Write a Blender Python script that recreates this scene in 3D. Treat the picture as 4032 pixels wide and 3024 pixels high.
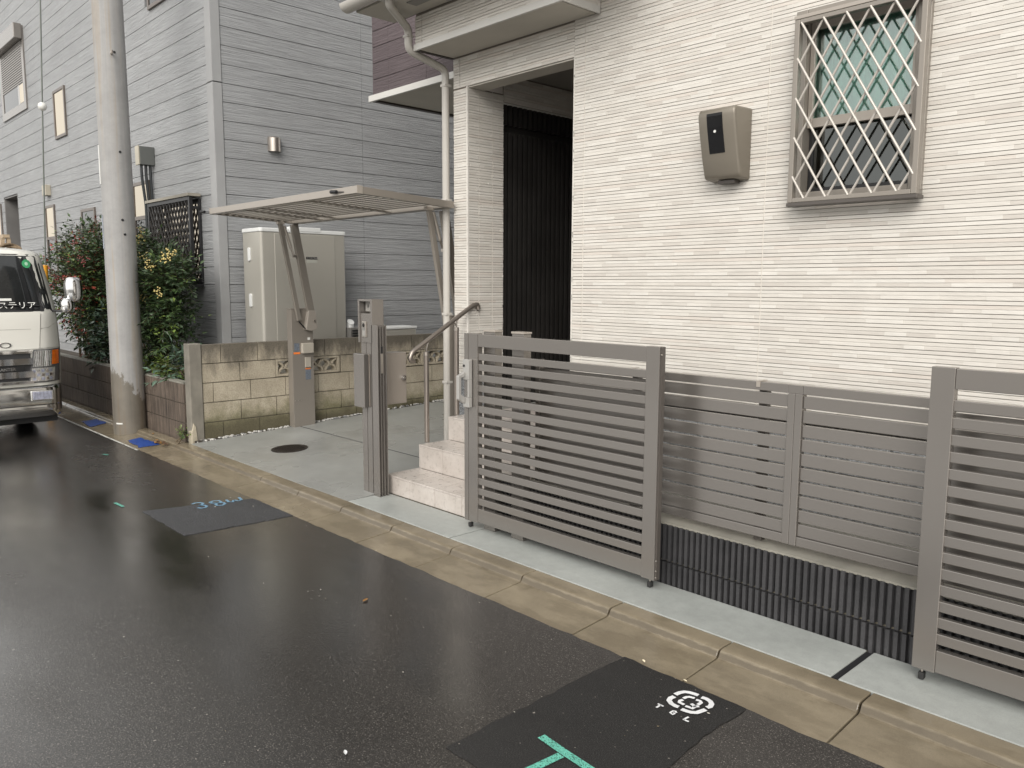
import bpy, bmesh, math, random
from mathutils import Vector, Matrix, noise
R = math.radians
random.seed(7)
for o in list(bpy.data.objects): bpy.data.objects.remove(o)
scene = bpy.context.scene
C = scene.collection

# ------------------------------------------------------------------ camera, sky, sun, exposure
CAM_H = 1.59
cam_data = bpy.data.cameras.new('camera')
cam = bpy.data.objects.new('camera', cam_data); C.objects.link(cam)
yaw, pitch, roll = R(46.5217), R(7.0451), R(0.2406)
f = Vector((-math.sin(yaw)*math.cos(pitch), math.cos(yaw)*math.cos(pitch), -math.sin(pitch)))
r0 = f.cross(Vector((0, 0, 1))).normalized(); u0 = r0.cross(f)
r1 = math.cos(roll)*r0 + math.sin(roll)*u0; u1 = -math.sin(roll)*r0 + math.cos(roll)*u0
M = Matrix((r1, u1, -f)).transposed().to_4x4(); M.translation = (0, 0, CAM_H)
cam.matrix_world = M
cam_data.sensor_width = 36; cam_data.lens = 3166.26/4032*36
cam_data.clip_start = 0.05; cam_data.clip_end = 2000
scene.camera = cam

world = bpy.data.worlds.new('World'); scene.world = world; world.use_nodes = True
wn, wl = world.node_tree.nodes, world.node_tree.links
bg = wn['Background']
SUN_EL, SUN_AZ = R(34), R(146)          # broad soft light from the open right-hand end of the street
sky = wn.new('ShaderNodeTexSky'); sky.sky_type = 'NISHITA'; sky.sun_disc = False
sky.sun_elevation = SUN_EL; sky.sun_rotation = SUN_AZ; sky.air_density = 1.0; sky.dust_density = 4.0
bw = wn.new('ShaderNodeRGBToBW')
flat = wn.new('ShaderNodeMix'); flat.data_type = 'FLOAT'; flat.inputs[0].default_value = 0.75; flat.inputs[3].default_value = 7.2
tint = wn.new('ShaderNodeMix'); tint.data_type = 'RGBA'; tint.blend_type = 'MULTIPLY'; tint.inputs[0].default_value = 1
tint.inputs[7].default_value = (1.0, 0.985, 0.955, 1)
desat = wn.new('ShaderNodeMix'); desat.data_type = 'RGBA'; desat.inputs[0].default_value = 0.93
wl.new(sky.outputs[0], bw.inputs[0]); wl.new(bw.outputs[0], flat.inputs[2])
wl.new(sky.outputs[0], desat.inputs[6]); wl.new(flat.outputs[0], desat.inputs[7])
wl.new(desat.outputs[2], tint.inputs[6]); wl.new(tint.outputs[2], bg.inputs['Color'])
bg.inputs['Strength'].default_value = 0.15

sun_d = bpy.data.lights.new('sun', 'SUN'); sun_d.energy = 1.3; sun_d.angle = R(38); sun_d.color = (1.0, 0.955, 0.895)
sun = bpy.data.objects.new('sun', sun_d); C.objects.link(sun)
sun.location = (4, -8, 12)
sd = Vector((math.sin(SUN_AZ)*math.cos(SUN_EL), math.cos(SUN_AZ)*math.cos(SUN_EL), math.sin(SUN_EL)))
sun.rotation_euler = (-sd).to_track_quat('-Z', 'Y').to_euler()
vs = scene.view_settings
vs.view_transform = 'Standard'; vs.look = 'None'; vs.gamma = 1; vs.use_curve_mapping = False; vs.exposure = 0.62
scene.render.engine = 'CYCLES'
scene.cycles.max_bounces = 6; scene.cycles.diffuse_bounces = 3; scene.cycles.glossy_bounces = 3
scene.cycles.transparent_max_bounces = 8

# ------------------------------------------------------------------ materials
MATS = {}
def nodes(name):
    m = bpy.data.materials.new(name); m.use_nodes = True
    nt = m.node_tree; return m, nt, nt.nodes, nt.links, nt.nodes['Principled BSDF']
def pos(nt, scale=(1, 1, 1)):
    g = nt.nodes.new('ShaderNodeNewGeometry'); mp = nt.nodes.new('ShaderNodeMapping')
    mp.inputs['Scale'].default_value = scale
    nt.links.new(g.outputs['Position'], mp.inputs[0]); return mp.outputs[0]
def tex(nt, vec, scale, detail=4, rough=0.55, kind='noise'):
    if kind == 'noise':
        n = nt.nodes.new('ShaderNodeTexNoise'); n.inputs['Detail'].default_value = detail; n.inputs['Roughness'].default_value = rough
    else:
        n = nt.nodes.new('ShaderNodeTexVoronoi')
    n.inputs['Scale'].default_value = scale; nt.links.new(vec, n.inputs['Vector'])
    return n.outputs[0]
def ramp(nt, fac, *stops):
    n = nt.nodes.new('ShaderNodeValToRGB'); e = n.color_ramp.elements
    while len(e) < len(stops): e.new(0.5)
    for el, (p, c) in zip(e, stops):
        el.position = p; el.color = c if len(c) == 4 else (*c, 1)
    nt.links.new(fac, n.inputs[0]); return n.outputs[0]
def g(v): return (v, v, v, 1)
def mixc(nt, fac, a, b, mode='MIX'):
    n = nt.nodes.new('ShaderNodeMix'); n.data_type = 'RGBA'; n.blend_type = mode
    for s, v in ((0, fac), (6, a), (7, b)):
        if isinstance(v, (int, float)): n.inputs[s].default_value = v
        elif isinstance(v, tuple): n.inputs[s].default_value = v if len(v) == 4 else (*v, 1)
        else: nt.links.new(v, n.inputs[s])
    return n.outputs[2]
def math_(nt, op, a, b=0.0, c=None):
    n = nt.nodes.new('ShaderNodeMath'); n.operation = op
    for i, v in enumerate((a, b) + ((c,) if c is not None else ())):
        if isinstance(v, (int, float)): n.inputs[i].default_value = v
        else: nt.links.new(v, n.inputs[i])
    return n.outputs[0]
def bump(nt, b, h, strength, dist=0.01, prev=None):
    n = nt.nodes.new('ShaderNodeBump'); n.inputs['Strength'].default_value = strength; n.inputs['Distance'].default_value = dist
    nt.links.new(h, n.inputs['Height'])
    if prev is not None: nt.links.new(prev, n.inputs['Normal'])
    nt.links.new(n.outputs[0], b.inputs['Normal']); return n.outputs[0]
def zpos(nt):
    gm = nt.nodes.new('ShaderNodeNewGeometry'); s = nt.nodes.new('ShaderNodeSeparateXYZ')
    nt.links.new(gm.outputs['Position'], s.inputs[0]); return s.outputs
def mat(name, col, rough=0.5, metal=0.0, var=0.12, vs_=(3, 3, 3), bs=0, bstr=0.2, bscale=(1, 1, 1), spec=0.5, coat=0, bdist=0.004):
    if name in MATS: return MATS[name]
    m, nt, N, L, b = nodes(name)
    n1 = tex(nt, pos(nt, vs_), 1.0, 3, 0.6)
    lo = tuple(c*(1-var) for c in col); hi = tuple(min(1, c*(1+var)) for c in col)
    e0, e1 = (0.3, 0.7) if var > 0.05 else (0.0, 1.0)
    L.new(ramp(nt, n1, (e0, lo), (e1, hi)), b.inputs['Base Color'])
    b.inputs['Roughness'].default_value = rough; b.inputs['Metallic'].default_value = metal
    b.inputs['Specular IOR Level'].default_value = spec
    if coat: b.inputs['Coat Weight'].default_value = coat; b.inputs['Coat Roughness'].default_value = 0.08
    if var > 0.05: L.new(ramp(nt, n1, (0.1, g(max(0.02, rough*0.85))), (0.9, g(min(1, rough*1.15)))), b.inputs['Roughness'])
    if bs: bump(nt, b, tex(nt, pos(nt, bscale), bs, 5, 0.6), bstr, bdist)
    MATS[name] = m; return m

ALU = mat('brown_aluminium', (0.275, 0.256, 0.237), 0.27, 0.72, 0.03, (1.3, 1.3, 1.3), 0)
ALU_D = mat('dark_brown_aluminium', (0.085, 0.075, 0.067), 0.4, 0.1, 0.04, (1.5, 1.5, 1.5))
ALU_L = mat('champagne_aluminium', (0.36, 0.325, 0.285), 0.32, 0.25, 0.03, (1.5, 1.5, 1.5))
STEEL = mat('satin_steel', (0.45, 0.41, 0.37), 0.3, 0.85, 0.06, (9, 9, 9))
CHROME = mat('chrome', (0.75, 0.75, 0.75), 0.06, 1.0, 0.02)
BLACK = mat('black_plastic', (0.012, 0.012, 0.013), 0.42, 0, 0.2)
BLACKM = mat('matt_black_slat', (0.018, 0.017, 0.016), 0.45, 0, 0.2)
SILVER = mat('silver_paint', (0.43, 0.42, 0.40), 0.34, 0.4, 0.03)
WHITE_P = mat('white_plastic', (0.66, 0.66, 0.63), 0.36, 0, 0.05)
PIPE = mat('ivory_pvc', (0.46, 0.44, 0.405), 0.33, 0, 0.05)
SOFFIT = mat('grey_soffit', (0.47, 0.445, 0.395), 0.7, 0, 0.06, bs=90, bstr=0.1)
FASCIA = mat('pale_fascia', (0.56, 0.55, 0.52), 0.4, 0.1, 0.05)
DARKTRIM = mat('dark_trim', (0.05, 0.042, 0.036), 0.5, 0, 0.1)
METER = mat('bronze_meter_box', (0.20, 0.178, 0.145), 0.38, 0.25, 0.04)
TANK = mat('tank_beige', (0.385, 0.37, 0.33), 0.34, 0.15, 0.04, (1, 1, 3), 260, 0.03)
TANK_W = mat('tank_white', (0.66, 0.67, 0.66), 0.35, 0, 0.03)
GLASSBLK = mat('dark_window_glass', (0.012, 0.013, 0.014), 0.04, 0, 0.1, spec=0.8)
YELLOW = mat('yellow_plastic', (0.72, 0.34, 0.03), 0.4, 0, 0.1)
RUBBER = mat('rubber', (0.018, 0.018, 0.018), 0.7, 0, 0.2)
WOODM = mat('pale_wood', (0.36, 0.28, 0.19), 0.6, 0, 0.2, (3, 3, 30))
ROPE = mat('rope', (0.20, 0.145, 0.09), 0.8, 0, 0.2)
ORANGE = mat('orange_label', (0.75, 0.2, 0.04), 0.5)
GREYLAB = mat('grey_label', (0.13, 0.15, 0.18), 0.5, var=0.3, vs_=(20, 60, 60))
SOIL = mat('soil', (0.05, 0.04, 0.03), 0.9, 0, 0.4, (9, 9, 9), 40, 0.5)
TWIG = mat('cane', (0.10, 0.075, 0.045), 0.8, 0, 0.3, (30, 30, 6))
BERRY_Y = mat('yellow_berry', (0.50, 0.40, 0.14), 0.45, 0, 0.2)
BERRY_R = mat('red_berry', (0.20, 0.02, 0.018), 0.45, 0, 0.3)

def leafmat(name, col):
    m, nt, N, L, b = nodes(name)
    n1 = tex(nt, pos(nt), 7, 3)
    L.new(ramp(nt, n1, (0.3, tuple(c*0.6 for c in col)), (0.7, tuple(c*1.35 for c in col))), b.inputs['Base Color'])
    b.inputs['Roughness'].default_value = 0.38
    b.inputs['Transmission Weight'].default_value = 0.0
    b.inputs['Subsurface Weight'].default_value = 0.0
    MATS[name] = m; return m
LEAF_D = leafmat('leaf_dark', (0.034, 0.058, 0.026)); LEAF_M = leafmat('leaf_mid', (0.060, 0.10, 0.036))
LEAF_L = leafmat('leaf_light', (0.15, 0.21, 0.05)); LEAF_R = leafmat('leaf_red', (0.24, 0.045, 0.03))
LEAF_G = leafmat('leaf_grey', (0.075, 0.12, 0.085)); LEAF_O = leafmat('leaf_ochre', (0.34, 0.17, 0.05))

def chrome_like(): pass

def siding_stone():
    cols = [(0.605, 0.576, 0.528), (0.63, 0.602, 0.555), (0.575, 0.545, 0.50), (0.612, 0.583, 0.536), (0.545, 0.512, 0.468), (0.645, 0.62, 0.575), (0.60, 0.556, 0.505)]
    out = []
    for i, c in enumerate(cols):
        m, nt, N, L, b = nodes('stone_strip_%s' % 'abcdefg'[i])
        n1 = tex(nt, pos(nt, (6, 6, 22)), 1, 3, 0.65)
        L.new(ramp(nt, n1, (0.3, tuple(v*0.93 for v in c)), (0.7, tuple(min(1, v*1.05) for v in c))), b.inputs['Base Color'])
        b.inputs['Roughness'].default_value = 0.62; b.inputs['Specular IOR Level'].default_value = 0.3
        bump(nt, b, tex(nt, pos(nt, (14, 14, 60)), 1.6, 3, 0.7), 0.5, 0.004)
        out.append(m)
    return out
STONE = siding_stone()
STONE_BACK = mat('stone_groove', (0.22, 0.19, 0.16), 0.8, 0, 0.1)  # darker backing, groove shadow between the strips put into its colour
CAULK = mat('ivory_sealant', (0.66, 0.62, 0.56), 0.5, 0, 0.05)

def boardmat(name, col, streak=0.16):
    m, nt, N, L, b = nodes(name)
    big = tex(nt, pos(nt, (0.5, 0.5, 0.9)), 1.6, 3, 0.6)
    grain = tex(nt, pos(nt, (2.6, 2.6, 70)), 1.0, 3, 0.7)
    c1 = ramp(nt, big, (0.3, tuple(v*(1-streak*0.5) for v in col)), (0.7, tuple(v*(1+streak*0.5) for v in col)))
    c2 = ramp(nt, grain, (0.32, g(0.86)), (0.55, g(1.0)), (0.7, g(1.06)))
    L.new(mixc(nt, 1.0, c1, c2, 'MULTIPLY'), b.inputs['Base Color'])
    b.inputs['Roughness'].default_value = 0.55; b.inputs['Specular IOR Level'].default_value = 0.35
    spk = tex(nt, pos(nt), 160, 0, 0.5)
    h = math_(nt, 'ADD', math_(nt, 'MULTIPLY', ramp(nt, grain, (0.35, g(0)), (0.6, g(1))), 1.0), math_(nt, 'MULTIPLY', spk, 0.35))
    bump(nt, b, h, 0.65, 0.006)
    return m
BOARD = boardmat('grey_board', (0.305, 0.312, 0.318))
BOARD_BACK = mat('board_groove', (0.10, 0.10, 0.10), 0.8)
TRIM_G = mat('grey_corner_trim', (0.30, 0.303, 0.305), 0.6, 0, 0.08, (2, 2, 2), 220, 0.3)
PURPLE = boardmat('plum_board', (0.105, 0.083, 0.088), 0.25)

def asphalt(name, base, wet, fine=1.0, rlo=0.10, rhi=0.42, b2=0.55, coarse=165, spec=0.5):
    m, nt, N, L, b = nodes(name)
    p = pos(nt)
    big = tex(nt, pos(nt, (0.40, 1.0, 1)), 0.75, 4, 0.6)
    agg = tex(nt, p, coarse, 2, 0.75)
    fn = tex(nt, p, coarse*0.42, 1, 0.6)
    c = ramp(nt, agg, (0.33, tuple(v*0.30 for v in base)), (0.52, base), (0.62, tuple(v*2.2 for v in base)), (0.72, tuple(v*7 for v in base)))  # palest specks paint wet glints into the aggregate colour
    c2 = ramp(nt, big, (0.35, g(0.75)), (0.65, g(1.2)))
    speck = ramp(nt, tex(nt, p, 61, 1, 0.4), (0.77, g(0)), (0.79, g(1)))
    cc = mixc(nt, speck, mixc(nt, 1.0, c, c2, 'MULTIPLY'), (0.20, 0.185, 0.165))
    L.new(cc, b.inputs['Base Color'])
    mask = ramp(nt, big, (0.42, g(1)), (0.62, g(0)))          # where water stands
    rgh = ramp(nt, math_(nt, 'MULTIPLY', mask, wet), (0, g(rhi)), (1, g(rlo)))
    rgh2 = math_(nt, 'ADD', rgh, math_(nt, 'MULTIPLY', math_(nt, 'SUBTRACT', tex(nt, p, 9, 3, 0.7), 0.5), 0.16))
    L.new(math_(nt, 'MAXIMUM', rgh2, 0.05), b.inputs['Roughness'])
    b.inputs['Specular IOR Level'].default_value = spec
    if wet > 0.5:                               # film of water lying over the stones
        L.new(math_(nt, 'ADD', 0.40, math_(nt, 'MULTIPLY', mask, 0.60)), b.inputs['Coat Weight'])
        L.new(ramp(nt, mask, (0, g(0.24)), (1, g(0.07))), b.inputs['Coat Roughness']); b.inputs['Coat IOR'].default_value = 1.40
        wv = nt.nodes.new('ShaderNodeBump'); wv.inputs['Strength'].default_value = 0.22; wv.inputs['Distance'].default_value = 0.004
        L.new(tex(nt, p, 95, 2, 0.65), wv.inputs['Height']); L.new(wv.outputs[0], b.inputs['Coat Normal'])
    bmp = nt.nodes.new('ShaderNodeBump'); bmp.inputs['Distance'].default_value = 0.004
    L.new(math_(nt, 'ADD', agg, math_(nt, 'MULTIPLY', fn, 0.6)), bmp.inputs['Height'])
    L.new(math_(nt, 'SUBTRACT', b2, math_(nt, 'MULTIPLY', mask, b2*0.78*wet)), bmp.inputs['Strength'])
    L.new(bmp.outputs[0], b.inputs['Normal'])
    MATS[name] = m; return m
ASPH = asphalt('wet_asphalt', (0.023, 0.021, 0.019), 1.0, rlo=0.04, rhi=0.26, b2=0.50, spec=0.7)
ASPH_NEW = asphalt('new_asphalt_patch', (0.018, 0.0175, 0.017), 0.1, rlo=0.45, rhi=0.6, b2=0.7, coarse=260, spec=0.3)
ASPH_OPEN = asphalt('open_grained_patch', (0.034, 0.035, 0.038), 0.05, rlo=0.4, rhi=0.55, b2=1.0, coarse=150)

def concrete(name, col, rlo, rhi, blot=0.12, sc=1.3, grit=0.15, face=False):
    m, nt, N, L, b = nodes(name)
    p = pos(nt)
    big = tex(nt, p, sc, 3, 0.6); mid = tex(nt, p, sc*7, 3, 0.65); fine = tex(nt, p, 240, 1, 0.5)
    c = ramp(nt, big, (0.2, tuple(v*(1-blot*1.4) for v in col)), (0.8, tuple(v*(1+blot*1.4) for v in col)))
    c = mixc(nt, 1.0, c, ramp(nt, mid, (0.3, g(0.92)), (0.7, g(1.06))), 'MULTIPLY')
    c = mixc(nt, 1.0, c, ramp(nt, fine, (0.25, g(0.88)), (0.6, g(1.03))), 'MULTIPLY')
    if face:                                   # shade of the kerb upstand painted as a streaky dark band, plus wet blotches
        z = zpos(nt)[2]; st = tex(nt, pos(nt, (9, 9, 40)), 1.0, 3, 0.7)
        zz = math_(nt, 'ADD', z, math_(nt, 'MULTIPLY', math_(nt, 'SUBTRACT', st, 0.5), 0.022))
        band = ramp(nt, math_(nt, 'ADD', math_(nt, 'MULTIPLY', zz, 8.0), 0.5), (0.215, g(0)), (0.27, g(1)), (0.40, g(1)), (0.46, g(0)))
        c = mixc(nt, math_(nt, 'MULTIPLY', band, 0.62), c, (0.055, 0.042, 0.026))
        wetp = ramp(nt, tex(nt, pos(nt, (1.4, 3.2, 1)), 1.7, 4, 0.65), (0.46, g(0)), (0.56, g(1)))
        c = mixc(nt, math_(nt, 'MULTIPLY', wetp, 0.35), c, (0.095, 0.076, 0.05))
    L.new(c, b.inputs['Base Color'])
    L.new(ramp(nt, big, (0.25, g(rlo)), (0.75, g(rhi))), b.inputs['Roughness'])
    bump(nt, b, fine, grit, 0.002)
    MATS[name] = m; return m
CONC = concrete('driveway_concrete', (0.27, 0.275, 0.262), 0.18, 0.40, 0.13, 1.1)
CONC_APRON = concrete('apron_concrete', (0.31, 0.325, 0.31), 0.3, 0.55, 0.10, 2.3)
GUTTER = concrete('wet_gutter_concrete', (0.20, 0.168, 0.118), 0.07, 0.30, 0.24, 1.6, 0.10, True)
CAPCONC = concrete('wall_top_concrete', (0.225, 0.215, 0.185), 0.35, 0.6, 0.25, 3)
GROUND = concrete('far_ground', (0.12, 0.115, 0.105), 0.5, 0.8, 0.2, 0.5)
JOINT = mat('black_joint', (0.012, 0.012, 0.014), 0.5)
MORTAR = mat('mortar', (0.15, 0.135, 0.10), 0.85, 0, 0.2, (8, 8, 8))
TILE = None
def tilemat():
    m, nt, N, L, b = nodes('step_tile')
    v = tex(nt, pos(nt), 5.5, 7, 0.65); w = tex(nt, pos(nt), 22, 6, 0.7)
    c = ramp(nt, v, (0.3, (0.40, 0.36, 0.325)), (0.5, (0.46, 0.42, 0.385)), (0.7, (0.52, 0.48, 0.445)))
    c = mixc(nt, 0.5, c, ramp(nt, w, (0.35, g(0.88)), (0.5, g(0.98)), (0.7, g(1.05))), 'MULTIPLY')
    L.new(c, b.inputs['Base Color'])
    L.new(ramp(nt, w, (0.3, g(0.22)), (0.7, g(0.42))), b.inputs['Roughness'])
    return m
TILE = tilemat()
def blockmat():
    m, nt, N, L, b = nodes('weathered_block')
    p = pos(nt); z = zpos(nt)[2]
    base = ramp(nt, tex(nt, p, 3.1, 6, 0.65), (0.3, (0.32, 0.28, 0.21)), (0.5, (0.40, 0.352, 0.27)), (0.7, (0.48, 0.43, 0.335)))
    n1 = tex(nt, p, 4.2, 6, 0.7); n2 = tex(nt, p, 2.3, 5, 0.65); n3 = tex(nt, pos(nt, (6, 6, 2.0)), 1.0, 6, 0.7)
    # soot and algae on the coping course, moss on the foot course
    top = ramp(nt, math_(nt, 'ADD', z, math_(nt, 'MULTIPLY', math_(nt, 'SUBTRACT', n3, 0.5), 0.75)), (0.70, g(0)), (0.92, g(1)))
    moss = ramp(nt, math_(nt, 'ADD', z, math_(nt, 'MULTIPLY', math_(nt, 'SUBTRACT', n1, 0.5), 0.7)), (0.18, g(1)), (0.40, g(0)))
    damp = ramp(nt, math_(nt, 'ADD', z, math_(nt, 'MULTIPLY', math_(nt, 'SUBTRACT', n2, 0.5), 0.5)), (0.10, g(1)), (0.24, g(0)))
    c = mixc(nt, math_(nt, 'MULTIPLY', top, 0.78), base, (0.060, 0.052, 0.042))
    c = mixc(nt, math_(nt, 'MULTIPLY', moss, 0.66), c, (0.105, 0.105, 0.032))
    c = mixc(nt, math_(nt, 'MULTIPLY', damp, 0.7), c, (0.055, 0.045, 0.025))
    c = mixc(nt, 1.0, c, ramp(nt, tex(nt, p, 70, 3, 0.6), (0.3, g(0.75)), (0.6, g(1.05))), 'MULTIPLY')
    L.new(c, b.inputs['Base Color']); b.inputs['Roughness'].default_value = 0.8
    bump(nt, b, tex(nt, p, 110, 4, 0.65), 0.55, 0.005); return m
BLOCK = blockmat()
def lowwall():
    m, nt, N, L, b = nodes('striated_brown_block')
    v = tex(nt, pos(nt, (48, 48, 2.2)), 1.0, 5, 0.7); w = tex(nt, pos(nt), 2.6, 5, 0.65)
    c = ramp(nt, v, (0.3, (0.035, 0.027, 0.021)), (0.5, (0.105, 0.08, 0.062)), (0.7, (0.19, 0.15, 0.12)))
    c = mixc(nt, 1.0, c, ramp(nt, w, (0.3, g(0.6)), (0.7, g(1.15))), 'MULTIPLY')
    L.new(c, b.inputs['Base Color']); b.inputs['Roughness'].default_value = 0.7
    bump(nt, b, v, 0.8, 0.01); return m
LOWB = lowwall()
def ribmat():
    m, nt, N, L, b = nodes('charcoal_rib_block')
    n1 = tex(nt, pos(nt), 130, 4, 0.7); n2 = tex(nt, pos(nt), 5, 5, 0.6)
    c = ramp(nt, n2, (0.3, (0.026, 0.026, 0.028)), (0.7, (0.05, 0.049, 0.052)))
    c = mixc(nt, 1.0, c, ramp(nt, n1, (0.3, g(0.7)), (0.7, g(1.2))), 'MULTIPLY')
    L.new(c, b.inputs['Base Color']); b.inputs['Roughness'].default_value = 0.62
    bump(nt, b, n1, 0.5, 0.004); return m
RIB = ribmat()
def granite():
    m, nt, N, L, b = nodes('rough_granite_block')
    n1 = tex(nt, pos(nt), 120, 3, 0.7); n2 = tex(nt, pos(nt), 28, 4, 0.7)
    L.new(ramp(nt, n1, (0.35, (0.05, 0.052, 0.055)), (0.5, (0.17, 0.175, 0.18)), (0.68, (0.42, 0.44, 0.46))), b.inputs['Base Color'])
    b.inputs['Roughness'].default_value = 0.75; bump(nt, b, n2, 0.8, 0.012); return m
GRANITE = granite()
def polemat():
    m, nt, N, L, b = nodes('pole_concrete')
    p = pos(nt); z = zpos(nt)[2]
    v = tex(nt, pos(nt, (11, 11, 0.35)), 1.0, 5, 0.6); w = tex(nt, p, 5, 6, 0.7)
    c = ramp(nt, v, (0.3, (0.25, 0.25, 0.25)), (0.52, (0.305, 0.30, 0.292)), (0.62, (0.30, 0.27, 0.235)), (0.75, (0.335, 0.33, 0.325)))
    c = mixc(nt, 1.0, c, ramp(nt, w, (0.25, g(0.85)), (0.6, g(1.04))), 'MULTIPLY')
    n1 = tex(nt, pos(nt, (11, 11, 6.0)), 1.0, 5, 0.75); xyz = zpos(nt)
    lean = math_(nt, 'MULTIPLY', math_(nt, 'SUBTRACT', xyz[1], 2.93), 1.15)
    wet = ramp(nt, math_(nt, 'ADD', math_(nt, 'ADD', z, lean), math_(nt, 'MULTIPLY', math_(nt, 'SUBTRACT', n1, 0.5), 0.62)), (0.50, g(1)), (0.53, g(0)))
    c = mixc(nt, wet, c, mixc(nt, 1.0, c, (0.50, 0.455, 0.385), 'MULTIPLY'))
    L.new(c, b.inputs['Base Color'])
    L.new(ramp(nt, wet, (0, g(0.62)), (1, g(0.42))), b.inputs['Roughness'])
    bump(nt, b, tex(nt, p, 90, 3, 0.6), 0.12, 0.003); return m
POLE = polemat()
def spray(name, col, cover=0.5, sc=90):
    m, nt, N, L, b = nodes(name)
    L.new(ramp(nt, tex(nt, pos(nt), 14, 4), (0.3, tuple(v*0.8 for v in col)), (0.7, col)), b.inputs['Base Color'])
    b.inputs['Roughness'].default_value = 0.5
    n1 = tex(nt, pos(nt), sc, 4, 0.75)
    L.new(ramp(nt, n1, (cover-0.06, g(0)), (cover, g(1))), b.inputs['Alpha'])
    bump(nt, b, tex(nt, pos(nt), 300, 2), 0.4, 0.003); return m
PAINT_W = spray('white_road_paint', (0.72, 0.73, 0.74), 0.37, 120)
PAINT_T = spray('teal_spray_paint', (0.13, 0.46, 0.36), 0.47, 170)
PAINT_B = spray('pale_blue_spray_paint', (0.16, 0.30, 0.42), 0.42, 70)
PAINT_BL = spray('blue_paint_wash', (0.008, 0.05, 0.25), 0.38, 22)
LINE_W = spray('worn_white_line', (0.62, 0.62, 0.58), 0.45, 24)
def cabwhite():
    return mat('white_truck_paint', (0.64, 0.63, 0.58), 0.22, 0, 0.02, coat=0.6)
CABW = cabwhite()
LAMP = mat('lamp_lens', (0.62, 0.62, 0.60), 0.10, 0.6, 0.35, (60, 60, 30))
LAMPF = mat('fog_lens', (0.42, 0.44, 0.55), 0.12, 0.5, 0.3, (60, 60, 30))
AMBER = mat('amber_lens', (0.75, 0.16, 0.015), 0.2, 0, 0.15, (40, 40, 40))
GREEN_S = mat('green_sticker', (0.04, 0.30, 0.12), 0.4)
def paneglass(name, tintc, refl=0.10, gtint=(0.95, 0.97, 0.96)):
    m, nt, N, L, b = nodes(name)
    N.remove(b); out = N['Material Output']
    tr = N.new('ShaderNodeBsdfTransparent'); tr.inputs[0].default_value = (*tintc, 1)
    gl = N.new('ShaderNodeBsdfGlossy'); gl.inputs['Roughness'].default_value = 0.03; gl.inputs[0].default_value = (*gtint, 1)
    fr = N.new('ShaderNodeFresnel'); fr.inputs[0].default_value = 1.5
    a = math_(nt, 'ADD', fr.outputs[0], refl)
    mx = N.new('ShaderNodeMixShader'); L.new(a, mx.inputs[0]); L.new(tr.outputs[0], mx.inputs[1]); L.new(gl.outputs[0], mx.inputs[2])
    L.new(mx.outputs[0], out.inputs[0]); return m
PANE = paneglass('window_pane', (0.72, 0.86, 0.82), 0.12)
PANE_D = paneglass('dark_pane', (0.25, 0.30, 0.28), 0.06)
PANE_M = paneglass('mirror_pane', (0.2, 0.2, 0.19), 0.55, (0.80, 0.72, 0.60))  # warm gloss tint stands in for a cream building mirrored in the glass
WIND = paneglass('windscreen_glass', (0.30, 0.33, 0.32), 0.05)
CURTAIN = mat('pale_teal_curtain', (0.40, 0.52, 0.49), 0.8, 0, 0.15, (2, 2, 2))
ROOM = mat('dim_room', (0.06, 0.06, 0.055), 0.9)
ROOM_L = mat('warm_blind', (0.62, 0.55, 0.42), 0.8, 0, 0.05)

TAUPE = mat('taupe_aluminium', (0.25, 0.226, 0.197), 0.33, 0.25, 0.04, (1.5, 1.5, 1.5))

BARS = mat('pale_grille_bar', (0.46, 0.43, 0.39), 0.35, 0.2, 0.04)

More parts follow.
